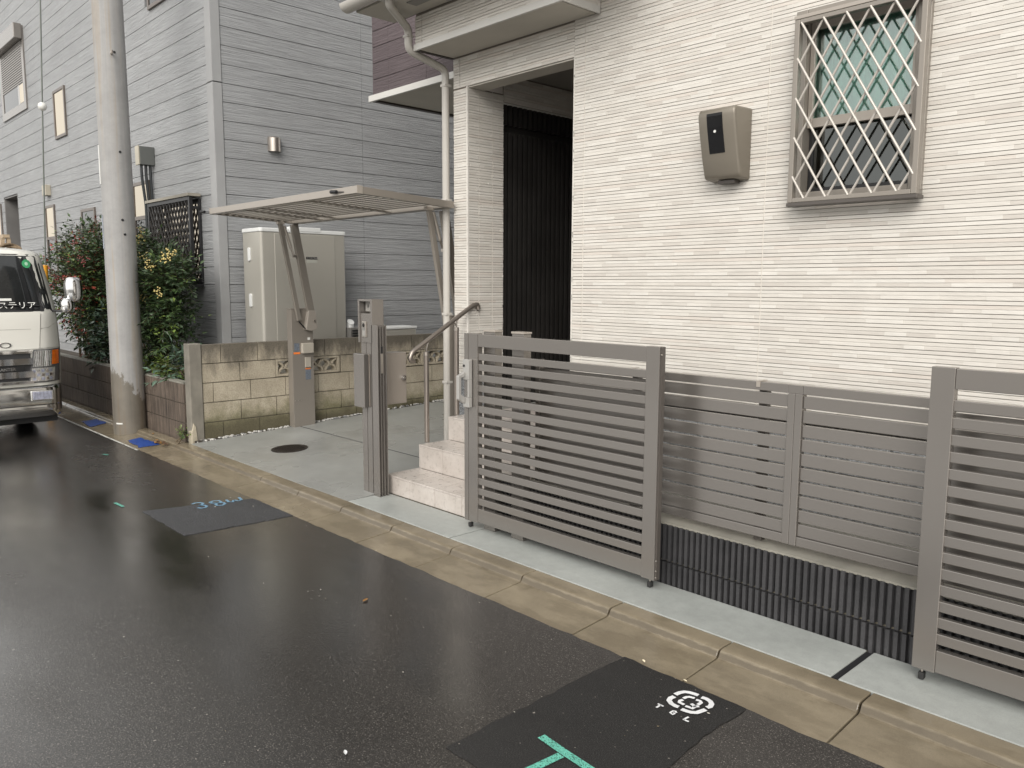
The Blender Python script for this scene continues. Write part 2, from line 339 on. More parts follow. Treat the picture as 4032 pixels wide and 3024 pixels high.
# ------------------------------------------------------------------ mesh helpers
class MB:
    def __init__(s): s.v = []; s.f = []; s.m = []
    def add(s, vs, fs, m=0):
        k = len(s.v); s.v += [tuple(p) for p in vs]
        for q in fs: s.f.append(tuple(i+k for i in q)); s.m.append(m)
        return s
    def box(s, x0, x1, y0, y1, z0, z1, m=0):
        return s.add([(x0,y0,z0),(x1,y0,z0),(x1,y1,z0),(x0,y1,z0),(x0,y0,z1),(x1,y0,z1),(x1,y1,z1),(x0,y1,z1)],
                     [(3,2,1,0),(4,5,6,7),(0,1,5,4),(1,2,6,5),(2,3,7,6),(3,0,4,7)], m)
    def prism(s, poly, a0, a1, axis, m=0):
        """poly: 2-D points; axis 'x' -> (y,z), 'y' -> (x,z), 'z' -> (x,y)"""
        n = len(poly)
        def P(p, a): return {'x': (a, p[0], p[1]), 'y': (p[0], a, p[1]), 'z': (p[0], p[1], a)}[axis]
        vs = [P(p, a0) for p in poly] + [P(p, a1) for p in poly]
        fs = [tuple(range(n-1, -1, -1)), tuple(range(n, 2*n))] + [(i, (i+1) % n, (i+1) % n + n, i+n) for i in range(n)]
        return s.add(vs, fs, m)
    def beam(s, a, b, w, h, up=(0, 0, 1), m=0):
        a, b = Vector(a), Vector(b); d = (b-a).normalized(); sd = d.cross(Vector(up)).normalized(); u = sd.cross(d)
        vs = []
        for c in (a, b):
            for i, j in ((-1,-1),(1,-1),(1,1),(-1,1)): vs.append(c + sd*(i*w/2) + u*(j*h/2))
        return s.add(vs, [(3,2,1,0),(4,5,6,7),(0,1,5,4),(1,2,6,5),(2,3,7,6),(3,0,4,7)], m)
    def tube(s, pts, r, n=10, m=0, sq=False, cap=True):
        pts = [Vector(p) for p in pts]; rr = r if isinstance(r, (list, tuple)) else [r]*len(pts)
        k = len(s.v); up = None
        for i, p in enumerate(pts):
            d = (pts[min(i+1, len(pts)-1)] - pts[max(i-1, 0)]).normalized()
            if up is None: up = Vector((1, 0, 0)) if abs(d.x) < 0.7 else Vector((0, 1, 0))
            sd = d.cross(up).normalized(); up = sd.cross(d).normalized()
            for j in range(n):
                a = 2*math.pi*(j+(0.5 if sq else 0))/n; q = rr[i]*(1.414 if sq and n == 4 else 1)
                s.v.append(tuple(p + sd*(math.cos(a)*q) + up*(math.sin(a)*q)))
        for i in range(len(pts)-1):
            for j in range(n):
                a = k+i*n+j; b2 = k+i*n+(j+1) % n
                s.f.append((a, b2, b2+n, a+n)); s.m.append(m)
        if cap:
            s.f.append(tuple(range(k+n-1, k-1, -1))); s.m.append(m)
            e = k+(len(pts)-1)*n; s.f.append(tuple(range(e, e+n))); s.m.append(m)
        return s
    def loft(s, secs, m=0, cap=True, closed=True):
        n = len(secs[0]); k = len(s.v)
        for sec in secs: s.v += [tuple(p) for p in sec]
        for i in range(len(secs)-1):
            for j in range(n if closed else n-1):
                a = k+i*n+j; b2 = k+i*n+(j+1) % n
                s.f.append((a, b2, b2+n, a+n)); s.m.append(m)
        if cap:
            s.f.append(tuple(range(k+n-1, k-1, -1))); s.m.append(m)
            e = k+(len(secs)-1)*n; s.f.append(tuple(range(e, e+n))); s.m.append(m)
        return s
    def ball(s, c, r, m=0, n=6, sz=1.0):
        secs = []
        for i in range(1, n):
            t = math.pi*i/n; secs.append([(c[0]+r*math.sin(t)*math.cos(a), c[1]+r*math.sin(t)*math.sin(a), c[2]+r*sz*math.cos(t)) for a in [2*math.pi*j/(n+2) for j in range(n+2)]])
        return s.loft(secs, m)
def wloc(o):
    v = Vector((0, 0, 0))
    while o is not None: v += o.location; o = o.parent
    return v
def bevel(o, w, seg=2):
    md = o.modifiers.new('bevel', 'BEVEL'); md.width = w; md.segments = seg; md.limit_method = 'ANGLE'; md.angle_limit = R(40)
    md.harden_normals = False
def build(mb, name, mats, parent=None, bev=0, smooth=False, fix=True):
    """one mesh object; the coordinates in mb are world coordinates"""
    off = wloc(parent) if parent is not None else Vector((0, 0, 0))
    me = bpy.data.meshes.new(name)
    me.from_pydata([(x-off.x, y-off.y, z-off.z) for x, y, z in mb.v], [], mb.f)
    mats = mats if isinstance(mats, (list, tuple)) else [mats]
    for mm in mats: me.materials.append(mm)
    if len(mats) > 1: me.polygons.foreach_set('material_index', mb.m)
    if fix:
        bm = bmesh.new(); bm.from_mesh(me); bmesh.ops.recalc_face_normals(bm, faces=bm.faces); bm.to_mesh(me); bm.free()
    if smooth:
        me.polygons.foreach_set('use_smooth', [True]*len(me.polygons))
        try: me.set_sharp_from_angle(angle=R(38))
        except Exception: pass
    o = bpy.data.objects.new(name, me); C.objects.link(o)
    if parent is not None: o.parent = parent
    if bev: bevel(o, bev)
    return o
def place(name, me, parent, loc, scale=(1, 1, 1), rot=(0, 0, 0)):
    """a piece that shares its mesh; loc is a world position"""
    o = bpy.data.objects.new(name, me); C.objects.link(o)
    o.parent = parent; o.location = Vector(loc) - wloc(parent); o.scale = scale; o.rotation_euler = rot
    return o
def mesh_only(mb, name, mats):
    o = build(mb, name, mats); me = o.data; bpy.data.objects.remove(o); return me
def thing(name, label, cat, loc=(0, 0, 0), group=None):
    o = bpy.data.objects.new(name, None); C.objects.link(o); o.location = loc; o.empty_display_size = 0.1
    return tag(o, label, cat, group)
def tag(o, label, cat, group=None):
    o['label'] = label; o['category'] = cat
    if group: o['group'] = group
    return o
def struct(o): o['kind'] = 'structure'; return o
def stuff(o): o['kind'] = 'stuff'; return o
def copy_tree(o, loc=None, parent=None):
    c = o.copy(); C.objects.link(c)
    if parent is not None: c.parent = parent
    if loc is not None: c.location = loc
    for ch in list(o.children): copy_tree(ch, None, c)
    return c
def text(name, s, size, m, parent, origin, xdir, ydir, ext=0.0006, sx=1.0):
    cu = bpy.data.curves.new(name, 'FONT'); cu.body = s; cu.size = size; cu.extrude = ext; cu.align_x = 'LEFT'
    cu.resolution_u = 3
    t = bpy.data.objects.new(name, cu); C.objects.link(t)
    bpy.context.view_layer.update()
    dg = bpy.context.evaluated_depsgraph_get()
    me = bpy.data.meshes.new_from_object(t.evaluated_get(dg)); bpy.data.objects.remove(t)
    x, y = Vector(xdir).normalized(), Vector(ydir).normalized(); zz = x.cross(y)
    o0 = Vector(origin) - (wloc(parent) if parent is not None else Vector((0, 0, 0)))
    for v in me.vertices: v.co = o0 + x*(v.co.x*sx) + y*v.co.y + zz*v.co.z
    me.materials.clear(); me.materials.append(m); me.name = name
    o = bpy.data.objects.new(name, me); C.objects.link(o)
    if parent is not None: o.parent = parent
    return o
def sub_rects(r, holes):
    out = [r]
    for h in holes:
        nxt = []
        for (a0, a1, b0, b1) in out:
            if a1 <= h[0] or a0 >= h[1] or b1 <= h[2] or b0 >= h[3]: nxt.append((a0, a1, b0, b1)); continue
            if a0 < h[0]: nxt.append((a0, h[0], b0, b1))
            if a1 > h[1]: nxt.append((h[1], a1, b0, b1))
            c0, c1 = max(a0, h[0]), min(a1, h[1])
            if b0 < h[2]: nxt.append((c0, c1, b0, h[2]))
            if b1 > h[3]: nxt.append((c0, c1, h[3], b1))
        out = nxt
    return [q for q in out if q[1]-q[0] > 0.004 and q[3]-q[2] > 0.003]
UNIT = {}
def unit_box(m):
    """box 1 x 1 x 1 from the origin, shared between pieces of one material"""
    if m.name not in UNIT: UNIT[m.name] = mesh_only(MB().box(0, 1, 0, 1, 0, 1), 'piece_' + m.name, m)
    return UNIT[m.name]
def wobble_poly(pts, step=0.05, amp=0.006, seed=0):
    rnd = random.Random(seed); out = []
    for i, p in enumerate(pts):
        q = pts[(i+1) % len(pts)]; d = math.dist(p, q); n = max(1, int(d/step))
        for k in range(n):
            t = k/n; w = amp if k else 0
            out.append((p[0]+(q[0]-p[0])*t + rnd.uniform(-w, w), p[1]+(q[1]-p[1])*t + rnd.uniform(-w, w)))
    return out
def stroke_mb(mb, pts, w, z, m=0, zt=0.0015):
    pts = rsc(pts)
    """a flat painted stroke with mitred corners"""
    pts = [Vector((p[0], p[1], 0)) for p in pts]; L_, R_ = [], []
    for i, p in enumerate(pts):
        d = (pts[min(i+1, len(pts)-1)] - pts[max(i-1, 0)]).normalized(); nrm = Vector((-d.y, d.x, 0))*(w/2)
        L_.append(p+nrm); R_.append(p-nrm)
    k = len(mb.v)
    for a, b2 in zip(L_, R_): mb.v += [(a.x, a.y, z), (b2.x, b2.y, z)]
    for i in range(len(pts)-1): mb.f.append((k+2*i, k+2*i+1, k+2*i+3, k+2*i+2)); mb.m.append(m)
    return mb

# ------------------------------------------------------------------ ground, road, kerb, driveway
ZR = -0.050
RS = 0.987           # the sprayed and patched outlines were taken off for a road 20 mm lower
def rsc(q): return [(x*RS, y*RS) for x, y in q]
struct(build(MB().add([(-300,-300,-0.30),(300,-300,-0.30),(300,300,-0.30),(-300,300,-0.30)], [(0,1,2,3)]), 'ground', GROUND, fix=False))
edge = [(x, 2.702+random.uniform(-0.006, 0.006)) for x in [-40+0.06*i for i in range(0, 760)]]
road = build(MB().add([(-40,-3.2,ZR),(5.6,-3.2,ZR)] + [(x, y, ZR) for x, y in reversed(edge)], [tuple(range(2+len(edge)))]), 'road', ASPH, fix=False); struct(road)
struct(build(MB().box(-60, 40, -14, -3.21, -0.2, -0.055), 'far_verge', GROUND))
kerb = struct(bpy.data.objects.new('kerb', None)); C.objects.link(kerb); kerb.location = (-4, 2.74, -0.2)
build(MB().box(-30, 6, 2.71, 3.085, -0.25, -0.064), 'joint_mortar', MORTAR, kerb)
prof = [(2.698,-0.2),(2.698,-0.054),(2.90,-0.040),(2.957,-0.0365),(2.968,-0.034),(2.975,-0.028),(2.984,-0.011),(2.991,-0.004),(3.002,-0.001),(3.016,0.0),(3.098,0.001),(3.098,-0.2)]
kl = 0.614
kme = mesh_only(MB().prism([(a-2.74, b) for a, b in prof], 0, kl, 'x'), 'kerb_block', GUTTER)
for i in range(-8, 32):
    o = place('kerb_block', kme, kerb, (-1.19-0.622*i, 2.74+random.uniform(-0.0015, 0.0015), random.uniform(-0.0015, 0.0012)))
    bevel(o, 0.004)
drive = struct(bpy.data.objects.new('driveway', None)); C.objects.link(drive); drive.location = (-6.5, 3.1, 0)
def slab(x0, x1, y0, y1, m, slope=0.04):
    zf = lambda y: slope*(y-3.1)
    return build(MB().add([(x0,y0,-0.15),(x1,y0,-0.15),(x1,y1,-0.15),(x0,y1,-0.15),(x0,y0,zf(y0)),(x1,y0,zf(y0)),(x1,y1,zf(y1)),(x0,y1,zf(y1))],
                 [(3,2,1,0),(4,5,6,7),(0,1,5,4),(1,2,6,5),(2,3,7,6),(3,0,4,7)]), 'concrete_slab', m, drive, 0.002)
slab(-7.925, -5.035, 3.101, 4.266, CONC); slab(-7.925, -5.06, 4.286, 6.21, CONC); slab(-7.925, -5.28, 6.235, 10.5, CONC)
for y0, y1 in ((4.262, 4.290), (6.206, 6.239)): build(MB().box(-7.925, -5.06, y0, y1, -0.1, 0.04*(y0-3.1)-0.001), 'joint_filler', JOINT, drive)
apron = struct(bpy.data.objects.new('apron', None)); C.objects.link(apron); apron.location = (-2, 3.1, 0)
for x0, x1 in ((-5.022, -3.845), (-3.831, -1.366), (-1.334, 3.5)):
    build(MB().box(x0, x1, 3.1005, 3.452, -0.15, 0.003), 'concrete_slab', CONC_APRON, apron, 0.004)
build(MB().box(-5.03, 3.4, 3.11, 3.445, -0.16, -0.004), 'joint_filler', JOINT, apron)
struct(build(MB().box(-7.96, -7.926, 3.15, 10.5, -0.2, 0.02), 'gravel_bed', SOIL))
struct(build(MB().box(-3.75, 3.5, 3.56, 4.5, -0.1, 0.285), 'yard', CAPCONC))
rg = random.Random(3); pb = MB()
for i in range(420):
    y = 3.17 + 3.9*rg.random()**1.2; r = rg.uniform(0.006, 0.016)
    pb.ball((-7.945+rg.uniform(-0.022, 0.03), y, 0.04*(y-3.1)+0.002+r*0.4), r, rg.choice((0, 0, 1)), 4, 0.7)
stuff(tag(build(pb, 'pebbles', [mat('pale_pebble', (0.5, 0.49, 0.46), 0.6, 0, 0.3, (40, 40, 40)), mat('grey_pebble', (0.16, 0.16, 0.16), 0.6)], smooth=True),
      'narrow strip of small white pebbles along the foot of the block wall', 'pebbles'))

# patches and painted marks on the road
p1 = [(-6.021,1.982),(-5.238,1.983),(-5.176,2.736),(-5.80,2.736)]
tag(build(MB().prism(wobble_poly(rsc(p1), 0.05, 0.006, 1), ZR-0.03, ZR+0.004, 'z'), 'asphalt_patch', ASPH_OPEN), 'open-grained grey asphalt patch with pale blue spray writing on it', 'asphalt patch')
p2 = [(-2.137,1.706),(-1.961,1.707),(-1.45,1.60),(-1.516,2.22),(-1.541,2.445),(-1.533,2.736),(-2.144,2.736)]
tag(build(MB().prism(wobble_poly(rsc(p2), 0.05, 0.006, 2), ZR-0.03, ZR+0.004, 'z'), 'asphalt_patch', ASPH_NEW), 'fresh black asphalt patch with the white ring mark on it', 'asphalt patch')
ZP = ZR + 0.0075
S = {'ring':[[(-1.7855,2.6164),(-1.7817,2.6436),(-1.7723,2.663),(-1.7564,2.6731),(-1.7369,2.6777),(-1.7173,2.6804)],
 [(-1.6998,2.6764),(-1.6794,2.6802),(-1.6575,2.6745),(-1.6429,2.6615),(-1.635,2.6395),(-1.6403,2.6229)],
 [(-1.702,2.5397),(-1.6847,2.5411),(-1.6634,2.5469),(-1.6461,2.5612),(-1.6402,2.5845),(-1.6352,2.6069)],
 [(-1.7785,2.6011),(-1.782,2.5792),(-1.7754,2.5594),(-1.7546,2.5461),(-1.7335,2.5426),(-1.7188,2.5453)]],
 'in':[[(-1.7446,2.6147),(-1.7423,2.6331),(-1.7345,2.6437),(-1.7143,2.6495)],[(-1.7035,2.6431),(-1.689,2.6475),(-1.677,2.6404),(-1.6764,2.6147)],
 [(-1.7395,2.6046),(-1.7436,2.589),(-1.7395,2.5778),(-1.7143,2.5762)],[(-1.7051,2.5708),(-1.6894,2.5746),(-1.6761,2.5738),(-1.6761,2.5953),(-1.6673,2.6092)],
 [(-1.6745,2.5928),(-1.6882,2.5998),(-1.6995,2.603)]],
 'let':[[(-1.7904,2.5056),(-1.7625,2.5049)],[(-1.7767,2.505),(-1.7767,2.4767)],[(-1.6994,2.502),(-1.7083,2.5094),(-1.7163,2.5051),(-1.7169,2.4854),(-1.7012,2.4813),(-1.7002,2.4928),(-1.7086,2.4943)],
 [(-1.6494,2.5118),(-1.6522,2.4821)],[(-1.6545,2.4825),(-1.6389,2.4822),(-1.6296,2.484)]]}
mk = thing('road_marking', 'stencilled white broken ring with T G L on the black patch', 'road marking', (-1.71, 2.6, ZP))
mb = MB(); [stroke_mb(mb, q, 0.021, ZP) for q in S['ring']]; build(mb, 'outer_ring', PAINT_W, mk, fix=False)
mb = MB(); [stroke_mb(mb, q, 0.0145, ZP) for q in S['in']]; build(mb, 'inner_ring', PAINT_W, mk, fix=False)
mb = MB(); [stroke_mb(mb, q, 0.0085, ZP) for q in S['let']]; build(mb, 'lettering', PAINT_W, mk, fix=False)
mb = MB(); stroke_mb(mb, [(-1.945,2.0),(-1.814,1.987),(-1.70,1.979),(-1.66,1.976)], 0.034, ZP); stroke_mb(mb, [(-1.813,1.966),(-1.823,1.86),(-1.832,1.78)], 0.034, ZP)
tag(build(mb, 'road_marking', PAINT_T, fix=False), 'teal spray-painted T on the black patch in the foreground', 'road marking')
mb = MB()
for q in ([(-5.947,2.317),(-5.966,2.345),(-5.955,2.378),(-5.915,2.389),(-5.883,2.362),(-5.880,2.34)],[(-5.880,2.345),(-5.860,2.372),(-5.820,2.378),(-5.79,2.355),(-5.79,2.325),(-5.825,2.308)],
          [(-5.909,2.435),(-5.928,2.47),(-5.91,2.508),(-5.865,2.508),(-5.847,2.475),(-5.87,2.442),(-5.909,2.435)],[(-5.847,2.475),(-5.83,2.51),(-5.788,2.505),(-5.765,2.473),(-5.785,2.443),(-5.825,2.445),(-5.847,2.475)],
          [(-5.895,2.56),(-5.825,2.548),(-5.80,2.57),(-5.85,2.60)],[(-5.85,2.60),(-5.80,2.615),(-5.815,2.645),(-5.90,2.665)]):
    stroke_mb(mb, q, 0.021, ZP)
tag(build(mb, 'road_marking', PAINT_B, fix=False), 'pale blue sprayed characters on the grey asphalt patch', 'road marking')
tag(build(stroke_mb(MB(), [(-6.395,1.909),(-6.236,1.92)], 0.022, ZR+0.004), 'road_marking', PAINT_T, fix=False), 'short teal dash on the road left of the grey patch', 'road marking')
tag(build(stroke_mb(MB(), [(-8.33,2.404),(-8.26,2.43)], 0.025, ZR+0.004), 'road_marking', PAINT_T, fix=False), 'tiny teal dash on the road near the utility pole', 'road marking')
def gz(y): return -0.054 + (y-2.698)*0.0695 + 0.0045
mb = MB(); q = [(-10.362,2.775),(-9.908,2.75),(-9.98,2.94),(-10.35,2.945)]
q = wobble_poly(q, 0.05, 0.012, 21); mb.add([(x, y, gz(y)) for x, y in q], [tuple(range(len(q)))])
tag(build(mb, 'painted_patch', PAINT_BL, fix=False), 'blue painted patch in the gutter behind the utility pole', 'road marking')
mb = MB(); q = [(-8.765,2.775),(-8.31,2.745),(-8.28,2.93),(-8.80,2.91)]
q = wobble_poly(q, 0.05, 0.012, 22); mb.add([(x, y, gz(y)) for x, y in q], [tuple(range(len(q)))])
tag(build(mb, 'painted_patch', PAINT_BL, fix=False), 'blue painted patch in the gutter in front of the utility pole', 'road marking')
mb = MB(); stroke_mb(mb, [(-14,2.722),(-12,2.718),(-10.8,2.715),(-9.5,2.717),(-8.3,2.719)], 0.022, ZR+0.004)
tag(build(mb, 'road_marking', LINE_W, fix=False), 'thin worn white line along the gutter edge beside the truck', 'road marking')
# manhole in the driveway
mh = thing('manhole_cover', 'round dark iron manhole cover set in the driveway concrete', 'manhole cover', (-6.95, 3.66, 0.02))
def tilt(x, y, dz): return (x, y, 0.04*(y-3.1)+dz)
mb = MB(); n = 40
def ringpts(rad, dz): return [tilt(-6.95+rad*math.cos(2*math.pi*i/n), 3.66+rad*math.sin(2*math.pi*i/n), dz) for i in range(n)]
IRON = mat('cast_iron', (0.030, 0.024, 0.020), 0.5, 0.5, 0.3, (20, 20, 20), 200, 0.4)
build(MB().loft([ringpts(0.172, -0.02), ringpts(0.172, 0.0045), ringpts(0.158, 0.0045), ringpts(0.155, 0.001)], cap=False), 'rim', IRON, mh, smooth=True)
build(MB().loft([ringpts(0.153, -0.02), ringpts(0.153, 0.0042), ringpts(0.150, 0.005)]), 'lid', IRON, mh)
mb = MB(); rg = random.Random(5)
for i in range(-8, 9):
    for j in range(-8, 9):
        x, y = i*0.0175, j*0.0175
        if x*x+y*y < 0.0195:
            a = 0.006 if (i+j) % 2 else 0.004; b2 = 0.0035 if (i+j) % 2 else 0.0065
            c0 = tilt(-6.95+x, 3.66+y, 0); mb.box(c0[0]-a, c0[0]+a, c0[1]-b2, c0[1]+b2, c0[2]+0.004, c0[2]+0.0078)
build(mb, 'tread_pattern', IRON, mh)
# litter: leaves and flecks
def leaf_piece(name, label, x, y, z, s, m, a):
    pts = [(0,-1),(0.35,-0.45),(0.42,0.1),(0.2,0.75),(0,1),(-0.25,0.7),(-0.4,0.05),(-0.3,-0.5)]
    mb = MB(); ca, sa = math.cos(a), math.sin(a)
    vs = [(x+s*(px*ca-py*sa), y+s*(px*sa+py*ca), z+0.006+0.25*s*abs(px)) for px, py in pts] + [(x, y, z+0.004)]
    mb.add(vs, [(i, (i+1) % 8, 8) for i in range(8)])
    tag(build(mb, name, m, fix=False), label, 'leaf')
leaf_piece('fallen_leaf', 'small ochre leaf lying alone in the middle of the road', -3.44, 2.215, ZR, 0.024, LEAF_O, 0.4)
leaf_piece('fallen_leaf', 'pale scrap lying on the road at the bottom of the picture', -2.32, 1.40, ZR, 0.016, PAINT_W, 1.1)
leaf_piece('fallen_leaf', 'cream leaf scrap beside the white ring mark', -1.795, 2.70, ZP, 0.011, mat('cream_scrap', (0.7, 0.62, 0.45), 0.6), 1.3)
leaf_piece('fallen_leaf', 'cream leaf scrap by the gutter edge above the black patch', -2.02, 2.715, ZP, 0.014, MATS['cream_scrap'], 1.0)
mb = MB(); rg = random.Random(11)
for i in range(90):
    x = -9.2*rg.random()**1.2 - 1.1; y = rg.uniform(0.9, 2.68); s = rg.uniform(0.0015, 0.0035)*(1.5 if rg.random() < 0.15 else 1); a = rg.random()*3
    if rg.random() < 0.12: x = rg.uniform(-5.9, -5.3); y = rg.uniform(2.2, 2.6); s *= 2
    mb.add([(x+s*math.cos(a+k*1.57)*(2 if k % 2 else 0.8), y+s*math.sin(a+k*1.57), ZR+0.0065) for k in range(4)], [(0,1,2,3)], rg.choice((0, 0, 1)))
stuff(tag(build(mb, 'litter_flecks', [mat('pale_fleck', (0.5, 0.48, 0.42), 0.6), mat('tan_fleck', (0.22, 0.18, 0.12), 0.6)], fix=False), 'tiny pale flecks and grit scattered over the wet road', 'litter'))
mb = MB(); rg = random.Random(13)
for i in range(26):
    x = -8.28+rg.uniform(-0.2, 0.13); y = 2.94+rg.uniform(-0.03, 0.03); s = rg.uniform(0.012, 0.022); a = rg.random()*6; z = gz(y)+rg.uniform(0.003, 0.015)
    mb.add([(x+s*math.cos(a+k*1.57)*(1.6 if k % 2 else 0.8), y+s*math.sin(a+k*1.57), z+rg.uniform(0, 0.01)) for k in range(4)], [(0,1,2,3)], rg.choice((0, 1, 1)))
stuff(tag(build(mb, 'dead_leaves', [LEAF_O, mat('brown_leaf', (0.12, 0.06, 0.03), 0.7)], fix=False), 'brown dead leaves gathered against the kerb by the front blue patch', 'leaves'))

# ------------------------------------------------------------------ cream house
YF = 4.336
HX0 = -5.27
WIN = (-2.262, -1.598, 2.075, 3.055)          # window opening in the facade (x0, x1, z0, z1)
house = thing('house', 'cream house clad in narrow split-stone strips, with open porch and barred window', 'house', (-3.0, 4.34, 0.3))
def wallpart(name, m, *boxes, bev=0):
    mb = MB()
    for b2 in boxes: mb.box(*b2)
    return build(mb, name, m, house, bev)
wallpart('wall', STONE_BACK, (-3.943, WIN[0], YF, 4.52, 0.82, 6.2), (WIN[1], 3.5, YF, 4.52, 0.82, 6.2), (WIN[0], WIN[1], YF, 4.52, 0.82, WIN[2]), (WIN[0], WIN[1], YF, 4.52, WIN[3], 6.2))
wallpart('lintel', STONE_BACK, (HX0, -3.945, YF, 4.51, 3.167, 6.2))
wallpart('pillar', STONE_BACK, (HX0, -5.104, YF, 4.72, 0.82, 3.165))
wallpart('side_wall', STONE_BACK, (HX0, -5.105, 4.722, 10, 3.10, 6.2), (-5.27, -5.20, 6.3, 10, 0.5, 3.1))
wallpart('porch_wall', STONE_BACK, (-3.94, -3.80, 4.53, 7.2, 0.5, 3.4), (-5.1, -3.95, 7.0, 7.2, 0.5, 3.4))
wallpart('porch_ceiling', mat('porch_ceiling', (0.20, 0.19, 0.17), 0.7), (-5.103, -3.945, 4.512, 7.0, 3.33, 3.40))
wallpart('lintel_soffit', SOFFIT, (-5.10, -3.946, YF+0.004, 4.508, 3.155, 3.1665))
# rough granite-look plinth
gb = mesh_only(MB().box(0, 0.347, 0, 0.12, 0, 0.262), 'plinth_block', GRANITE)
x = -3.94; k = 0
while x < 2.6:
    for j in range(2):
        o = place('plinth_block', gb, house, (x + (0.17 if j else 0), 4.345+0.004*((k*7+j*3) % 3), 0.28+j*0.268)); bevel(o, 0.004)
    x += 0.352; k += 1
wallpart('pillar_plinth', GRANITE, (HX0+0.006, -5.108, 4.345, 4.716, 0.30, 0.812))
wallpart('flashing', DARKTRIM, (-3.943, 3.5, 4.318, 4.345, 0.812, 0.822), (HX0, -5.096, 4.318, 4.72, 0.812, 0.8225))
# stone strips
rs = random.Random(21)
PIT = 0.0212
strips = []          # (surface, u0, u1, z0, z1, depth, tone)
def strip_rows(surface, u0, u1, z0, z1, holes=(), cuts=(), lo=0.10, hi=0.42):
    r_ = 0; z = z0
    while z + PIT <= z1 + 1e-6:
        kind = r_ % 3
        u = u0 - rs.random()*0.3; flip = 0
        while u < u1:
            ln = rs.uniform(lo, hi*0.7) if kind == 0 else rs.uniform(lo*2.4, hi*1.5)
            a, b2 = max(u, u0), min(u+ln, u1)
            if kind == 0:                                   # mosaic row: proud pale pieces between recessed rough ones
                flip = (flip+rs.choice((1, 1, 2))) % 3
                tone = (rs.choice((5, 1)), rs.choice((2, 4)), rs.choice((0, 3, 2)))[flip]; dep = (0.0108, 0.0085, 0.0078)[flip]
            else: tone = rs.choice((0, 1, 1, 3, 3, 5, 6, 0)); dep = rs.choice((0.0090, 0.0094, 0.0098))
            if b2 > a:
                segs = [(a, b2)]
                for cut in cuts: segs = [s2 for s in segs for s2 in (((s[0], cut-0.0025), (cut+0.0025, s[1])) if s[0] < cut < s[1] else (s,))]
                for sa, sb in segs:
                    for q in sub_rects((sa, sb, z, z+PIT-(0.0012 if kind == 0 else 0.0034)), holes): strips.append((surface, q[0], q[1], q[2], q[3], dep, tone))
            u += ln
        z += PIT; r_ += 1
strip_rows('F', -3.943, 0.9, 0.824, 4.35, [(WIN[0]-0.012, WIN[1]+0.012, WIN[2]-0.02, WIN[3]+0.012)], (-3.843, -2.445))
strip_rows('F', HX0, -3.945, 3.167, 3.405, (), (-5.19,))
strip_rows('F', HX0, -5.104, 0.824, 3.165)
strip_rows('J', YF, 4.72, 0.824, 3.165, (), (4.45, 4.60))
strip_rows('J', 4.73, 7.0, 3.105, 3.32)
strip_rows('B', -5.285, -3.72, 3.44, 3.66, (), (-5.2,))
strip_rows('C', 3.97, 4.32, 3.44, 4.2)
def strip_box(q):
    s, u0, u1, z0, z1, d, t = q
    if s == 'F': return (u0, u1, YF-d, YF+0.002, z0, z1)
    if s == 'J': return (-5.106, -5.104+d, u0, u1, z0, z1)
    if s == 'B': return (u0, u1, 3.965-d, 3.967, z0, z1)
    return (-3.722, -3.72+d, u0, u1, z0, z1)
def strip_size(q):
    if q[0] != 'F': return 0
    cx, cz = (q[1]+q[2])/2, (q[3]+q[4])/2
    if cx > -0.9 or cz > 3.1 or cz < 1.2: return 0
    d2 = cx*cx + YF*YF + (cz-CAM_H)**2
    return (q[2]-q[1])/d2
strips.sort(key=strip_size, reverse=True)
for q in strips[:300]:
    b2 = strip_box(q)
    place('stone_strip', unit_box(STONE[q[6]]), house, (b2[0], b2[2], b2[4]), (b2[1]-b2[0], b2[3]-b2[2], b2[5]-b2[4]))
mb = MB()
for q in strips[300:]: mb.box(*strip_box(q), m=q[6])
stuff(build(mb, 'stone_strips', STONE, house, fix=False))
mb = MB()
for xx in (-3.843, -2.445): mb.box(xx-0.0022, xx+0.0022, YF-0.0075, YF, 0.824, 4.3)
for yy in (4.45, 4.60): mb.box(-5.104, -5.097, yy-0.0022, yy+0.0022, 0.824, 3.16)
build(mb, 'sealant_joint', CAULK, house)
build(MB().box(-5.112, -5.094, YF-0.010, YF+0.004, 0.824, 3.165), 'corner_bead', STONE[5], house)
build(MB().box(-3.949, -3.938, YF-0.009, YF+0.05, 0.824, 3.165), 'corner_bead', STONE[5], house)
# overhang above the porch, its soffit and drip edge
wallpart('overhang', STONE_BACK, (-5.285, -3.722, 3.967, 4.33, 3.425, 3.665), (-5.285, -3.722, 3.967, 4.33, 3.665, 6.2))
wallpart('overhang_soffit', SOFFIT, (-5.262, -3.75, 3.985, 4.322, 3.408, 3.424))
wallpart('drip_edge', FASCIA, (-5.295, -3.712, 3.945, 3.966, 3.398, 3.446), (-3.7215, -3.708, 3.9665, 4.318, 3.398, 3.446), bev=0.002)
wallpart('drip_edge', DARKTRIM, (-5.297, -5.264, 3.9665, 4.33, 3.402, 3.424))
